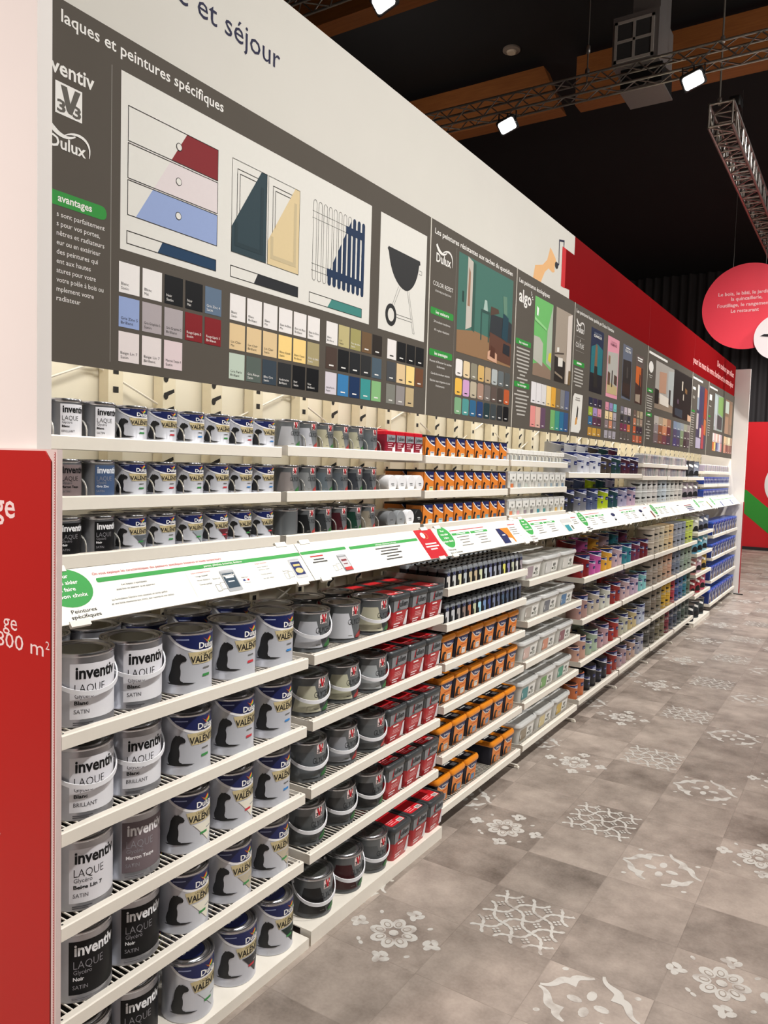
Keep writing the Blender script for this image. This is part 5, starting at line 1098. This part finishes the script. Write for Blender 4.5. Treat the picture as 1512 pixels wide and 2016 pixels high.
for key, shelf, zs, xf in (('U', 2, 1.44, -.012), ('L0', 0, LOW[7][0] - DK, .12), ('L1', 1, LOW[7][1] - DK, .12), ('L2', 2, LOW[7][2] - DK, .12), ('L3', 3, LOW[7][3] - DK, .12)):
    for i in range(10):
        y = 6.10 + .196 * i; bay = 7 if i < 5 else 8
        for q in range(2):
            put('pot', f'{"upper" if q else "lower"} round pot, {ORD[i]} stack along the {ORD[shelf]} {"upper" if key == "U" else "lower"} shelf, {BAY[bay - 1]} bay', 'paint pot', (xf - .09, y, zs + .1225 * q), 'round pots two high', lc(PP[key][i * 12 // 10]))
FP = ['#8a8a92', '#b3a9a4', '#7f7d86', '#9b8f90', '#c0b9b5', '#6f7686', '#7c8a82', '#8f7f86']
for s in range(2):
    for i in range(30):
        put('flat_pack', f'{"pale" if i % 2 else "grey"} tester pouch, {ORD[i % 15]} along the {ORD[s]} upper shelf, {BAY[6 + i // 15]} bay', 'tester', (-.05, 6.06 + .0645 * i, UP[7][s] - DK), 'tester pouches', lc(FP[(i * 3 + s) % 8]), skip=())
# ---- ninth bay: pails with a pale slash
NP = [['#b9b6a6', '#5a5f70', '#646c80'], ['#4f7f93', '#4a8a9c', '#7fa3b0'], ['#a0706a', '#ad8f9a', '#a98a45'], ['#8a2f36', '#942f38', '#b5566a'], ['#23262a', '#2a2f33', '#333a3c']]
NN = [['ivory', 'slate', 'blue grey'], ['petrol', 'teal', 'pale blue'], ['clay', 'mauve', 'ochre'], ['dark red', 'red', 'raspberry'], ['black', 'charcoal', 'dark grey']]
for s in range(5):
    zs = LOW[9][s] - DK if s < 4 else .045
    for i in range(3): put('pail', f'{NN[s][i]} pail with pale slash, ' + where(i, s, 'lower', 9), 'paint pail', (.03, 8.16 + .3 * i, zs), 'pails with a pale slash', lc(NP[s][i]))
for s, zs in ((0, UP[9][0] - DK), (1, 1.44)):
    for i in range(3): put('pail', f'{("black", "grey", "mauve")[(i + s) % 3]} pail with pale slash, ' + where(i, s, 'upper', 9), 'paint pail', (-.11, 8.16 + .3 * i, zs), 'pails with a pale slash', lc((('#2a2a2e', '#45464c', '#6f7480'), ('#8a7f86', '#857a80', '#6f6a70'))[s][i]))
# ---- tenth and eleventh bays: blue boxes
for s in range(4):
    for i in range(9): put('blue_box', 'blue box with pale strip, ' + where(i, s, 'lower', 10).replace('tenth bay', 'last bays'), 'paint box', (.035, 9.12 + .219 * i, LOW[10][s] - DK), 'blue boxes')
for s in range(2):
    for i in range(18): put('small_blue_box', 'small blue box, ' + where(i, s + 1, 'upper', 10).replace('tenth bay', 'last bays'), 'paint box', (-.05, 9.08 + .108 * i, UP[10][s + 1] - DK), 'small blue boxes')
for i in range(24): put('flat_pack', f'grey tester pouch, {ORD[i]} along the first upper shelf, last bays', 'tester', (-.05, 9.06 + .08 * i, UP[10][0] - DK), 'tester pouches', lc(['#9a90a0', '#a8a2a8', '#8a8690', '#b0a6a4'][i % 4]))

# ================================================================== red sign board at the near end
SB = M('red_sign_print', '#b8231f', .45, var=.03, scale=3)
t = thing('sign_board', 'tall red sign board with white lettering standing at the near end of the shelves', 'sign', (0, 0, 0))
obj('backing', MB().box(-1.3, -.096, 0, .289, -.083, 1.748, M('pale_backing', '#e2cfca', .5)), t)
m_ = MB(); m_.prism([(-1.3, .0), (.271, .0), (.271, 1.722), (.250, 1.744), (-1.3, 1.744)], 'y', -.099, -.0962, SB); obj('red_sheet', m_, t)
g = G(); g.rect(.279, 0, .284, 1.742, P('#c06a68'), 0)
for i in range(290): g.rect(.2805, .004 + i * .006, .2825, .007 + i * .006, P('#ead9d6'), 1)
obj('stitched_edge', g.mesh('stitched_edge', lambda u, v, d: (u, -.096 - d, v)), t)
g = G(); SW = P('#f0d9d6'); g.text('ge', .138, 1.590, .056, SW, 0, w=.085, al='r', bold=.012); g.text('ge', .146, 1.331, .037, SW, 0, w=.056, al='r'); g.text('800 m', .247, 1.288, .034, SW, 0, w=.185, al='r'); g.text('2', .268, 1.306, .018, SW, 0, w=.014, al='r'); g.text('r', .078, .813, .037, SW, 0, w=.016, al='r')
obj('lettering', g.mesh('lettering', lambda u, v, d: (u, -.099 - d, v)), t)

# ================================================================== what hangs from the ceiling
def truss(name, label, a, b, s, cat='truss'):
    """four-chord lattice girder from a to b (world points on its axis)"""
    a, b = Vector(a), Vector(b); d = (b - a).normalized(); L = (b - a).length; up = Vector((0, 0, 1)); sd = d.cross(up)
    t = thing(name, label, cat, tuple(a)); cs = [sd * i * s / 2 + up * j * s / 2 for i, j in ((-1, -1), (1, -1), (1, 1), (-1, 1))]
    for c in cs: obj('chord', MB().tube([tuple(c), tuple(c + d * L)], .016 if s > .18 else .011, 8, ALU).mesh('chord', True), t)
    m = MB(); n = max(2, int(L / (s * 1.05)))
    for i in range(n):
        p, q = d * (L * i / n), d * (L * (i + 1) / n)
        for k in range(4):
            c0, c1 = cs[k], cs[(k + 1) % 4]
            m.tube([tuple(c0 + p), tuple(c1 + q)] if i % 2 == 0 else [tuple(c1 + p), tuple(c0 + q)], .009 if s > .18 else .006, 6, ALU)
            if s > .18: m.tube([tuple(c0 + p), tuple(c1 + p)], .008, 6, ALU)
    for k in range(4): m.tube([tuple(cs[k]), tuple(cs[(k + 1) % 4])], .010, 6, ALU)
    obj('lattice', m.mesh('lattice', True), t)
    return t
truss('lighting_truss', 'thin aluminium truss carrying the lamps across the aisle under the wooden beam', (-6, 5.70, 5.15), (4.0, 5.78, 5.15), .15)
truss('box_truss', 'heavier aluminium box truss hanging lengthwise over the aisle', (.40, 6.57, 5.03), (.37, 15.5, 5.03), .20)
truss('lighting_truss', 'thin aluminium lamp truss over the near shelves, running along the top edge', (-6, 3.55, 5.24), (4.0, 3.6, 5.24), .15)
LENS = M('lamp_lens', '#ffffff', .3, emit=30); LAMPH = M('lamp_housing', '#2a2a2c', .5)
def stage_lamp(label, x, y, z, power):
    t = thing('stage_lamp', label, 'lamp', (x, y, z), 'lamps on the trusses')
    h = MB(); h.loft([rrect(.085, .06, .02, .0), rrect(.095, .07, .02, .02), rrect(.08, .055, .02, .09), rrect(.05, .035, .015, .11)], LAMPH); hm = h.mesh('housing', True)
    o = obj('housing', hm, t); o.rotation_euler = (-.85, -.3, 0)
    l = MB(); l.loft([rrect(.075, .052, .02, -.004), rrect(.075, .052, .02, .002)], LENS); o2 = obj('lens', l.mesh('lens', True), t); o2.rotation_euler = (-.85, -.3, 0)
    k = MB(); k.tube([(0, 0, .08), (0, 0, .115)], .008, 8, LAMPH); k.box(-.09, -.01, .02, -.084, .01, .12, LAMPH); k.box(.084, -.01, .02, .09, .01, .12, LAMPH); obj('bracket', k, t)
    lamp_light('stage_lamp_light', x, y - .03, z - .05, power, tx=.1, ty=-.1, size=.14)
stage_lamp('lit floodlight on the thin truss, close to the white fascia', -1.32, 5.69, 4.95, .5)
stage_lamp('lit floodlight on the thin truss, below the ventilation unit', .335, 5.67, 4.96, 1.0)
stage_lamp('lit floodlight at the top edge, over the near shelves', -1.335, 3.56, 5.0, .6)

WOOD = bpy.data.materials.new('glulam_wood'); WOOD.use_nodes = True
nt = WOOD.node_tree; b_ = nt.nodes['Principled BSDF']; b_.inputs['Roughness'].default_value = .55
tc = nt.nodes.new('ShaderNodeTexCoord'); mp = nt.nodes.new('ShaderNodeMapping'); mp.inputs['Scale'].default_value = (1.2, 20, 18); nz = nt.nodes.new('ShaderNodeTexNoise'); nz.inputs['Scale'].default_value = 3; nz.inputs['Detail'].default_value = 5
cr = nt.nodes.new('ShaderNodeValToRGB'); cr.color_ramp.elements[0].color = (*lin('#8a4f26'), 1); cr.color_ramp.elements[1].color = (*lin('#b9743c'), 1)
nt.links.new(tc.outputs['Object'], mp.inputs[0]); nt.links.new(mp.outputs[0], nz.inputs['Vector']); nt.links.new(nz.outputs['Fac'], cr.inputs[0]); nt.links.new(cr.outputs[0], b_.inputs['Base Color'])
def beam(label, y, z0, z1, x0=-8.0, x1=7.0, slope=0.0, cut=0.0):
    t = thing('roof_beam', label, 'beam', (0, y, 0)); m = MB()
    m.prism([(x0, z0), (x1, z0), (x1 + cut, z1 + slope), (x0, z1)], 'y', 0, .22, WOOD); obj('timber', m, t)
beam('broad brown timber roof beam behind the thin lamp truss, up to the gap', 8.0, 6.10, 6.66, x1=-1.68, slope=0, cut=-.24)
beam('broad brown timber roof beam behind the ventilation unit', 8.0, 6.10, 6.66, x0=-1.50)
beam('brown timber roof beam over the near shelves, at the top edge', 5.0, 6.0, 6.70)
DUCT = M('duct_grey', '#8d8988', .5, .2); DUCTK = M('duct_black', '#050506', .8); GRILLE = M('grille_frame', '#cfcac4', .5)
t = thing('ventilation_unit', 'grey ventilation unit with a pale cross-barred grille hanging beside the wooden beam', 'ventilation unit', (-.33, 6.25, 5.55))
obj('casing', MB().box(-.2, 0, -.02, .22, .55, .42, DUCT), t)
gm = MB(); gm.box(-.18, -.012, .0, -.155, 0, .37, GRILLE); gm.box(.155, -.012, .0, .18, 0, .37, GRILLE); gm.box(-.18, -.012, .345, .18, 0, .37, GRILLE); gm.box(-.18, -.012, .0, .18, 0, .025, GRILLE); gm.box(-.012, -.012, .025, .012, 0, .345, GRILLE); gm.box(-.155, -.012, .173, .155, 0, .197, GRILLE)
obj('grille', gm, t); obj('filter', MB().box(-.155, -.004, .025, .155, -.001, .345, M('filter_dark', '#4a4a4c', .8)), t)
obj('outlet_duct', MB().box(-.14, .1, -.2, .24, .5, -.02, DUCTK), t); obj('outlet_lip', MB().box(-.15, .09, -.215, .25, .51, -.2, DUCT), t); obj('riser', MB().box(-.05, .1, .42, .2, .5, 1.2, DUCT), t)
dt = thing('smoke_detector', 'small round pale detector on the black ceiling', 'detector', (-2.18, 7.62, 6.75))
obj('base', MB().lathe([(.105, 0), (.105, -.02), (.085, -.03)], 24, M('detector_rim', '#8d8076', .5)).mesh('base', True), dt); obj('sensor', MB().lathe([(.06, -.03), (.05, -.05), (0, -.052)], 20, M('detector_head', '#d9c8b4', .5)).mesh('sensor', True), dt)
def wire(label, x, y, z0, z1, r=.006, knots=()):
    t = thing('hanging_cable', label, 'cable', (x, y, z0)); obj('cable', MB().tube([(0, 0, 0), (0, 0, z1 - z0)], r, 6, M('cable_grey', '#77726c', .5, .3)).mesh('cable', True), t)
    for k in knots: obj('coupling', MB().lathe([(.012, k), (.02, k + .01), (.02, k + .06), (.012, k + .07)], 10, ALU).mesh('coupling', True), t)
wire('grey cable holding up the near end of the box truss', .375, 6.62, 5.13, 6.75, .009, (.0, .55)); wire('grey cable holding up the thin lamp truss', -.58, 5.72, 5.18, 6.75, .006, (.05, .25))
wire('grey cable holding up the far half of the box truss', .385, 10.6, 5.13, 6.75, .007, (.1,)); wire('grey cable reaching the thin truss by the aisle', .93, 5.75, 5.18, 6.75, .005, (.1,))
t = thing('beamer', 'small black spotlight clamped above the near end of the box truss', 'spotlight', (.47, 6.9, 5.19)); obj('body', MB().loft([rrect(.05, .08, .02, .0), rrect(.055, .09, .02, .05), rrect(.05, .08, .02, .09)], BLACK).mesh('body', True), t); obj('clamp', MB().box(-.015, -.02, -.06, .015, .02, .0, BLACK), t)

def disc(label, x, y, z, r, mat, g):
    t = thing('hanging_disc', label, 'sign', (x, y, z), None)
    pts = [(r * math.cos(2 * PI * i / 72), r * math.sin(2 * PI * i / 72)) for i in range(72)]
    obj('board', MB().prism(pts, 'y', 0, .012, mat), t)
    obj('lettering', g.mesh('lettering', lambda u, v, d: (u, -d, v), eps=.001), t)
    for q in (-.35, .35): obj('suspension_wire', MB().tube([(q * r, .006, r * .93), (q * r, .006, 6.75 - z)], .003, 6, M('thin_wire', '#6a6663', .5)), t)
g = G(); DW = P('#f6c3c6')
for s, x, v, wd, al in (('Le bois, le bâti, le jardin', -.36, .155, .62, 'l'), ('la quincaillerie,', -.20, .085, .375, 'l'), ("l'outillage, le rangement", -.365, .005, .64, 'l'), ('Le restaurant', -.195, -.072, .335, 'l')): g.text(s, x, v, .043, DW, 1, w=wd, al=al, bold=.02)
disc('large round red hanging sign with four lines of white lettering', .24, 10.0, 3.955, .557, M('disc_coral_red', '#ee3a4d', .5, var=.02), g)
g = G(); g.poly([(-.22, .02), (-.17, .045), (-.1, .04), (-.05, 0), (-.15, .01)], INK, 1)
disc('smaller round white hanging sign overlapping the red disc', .635, 9.96, 3.525, .29, M('disc_white', '#efe6e8', .5, var=.02), g)
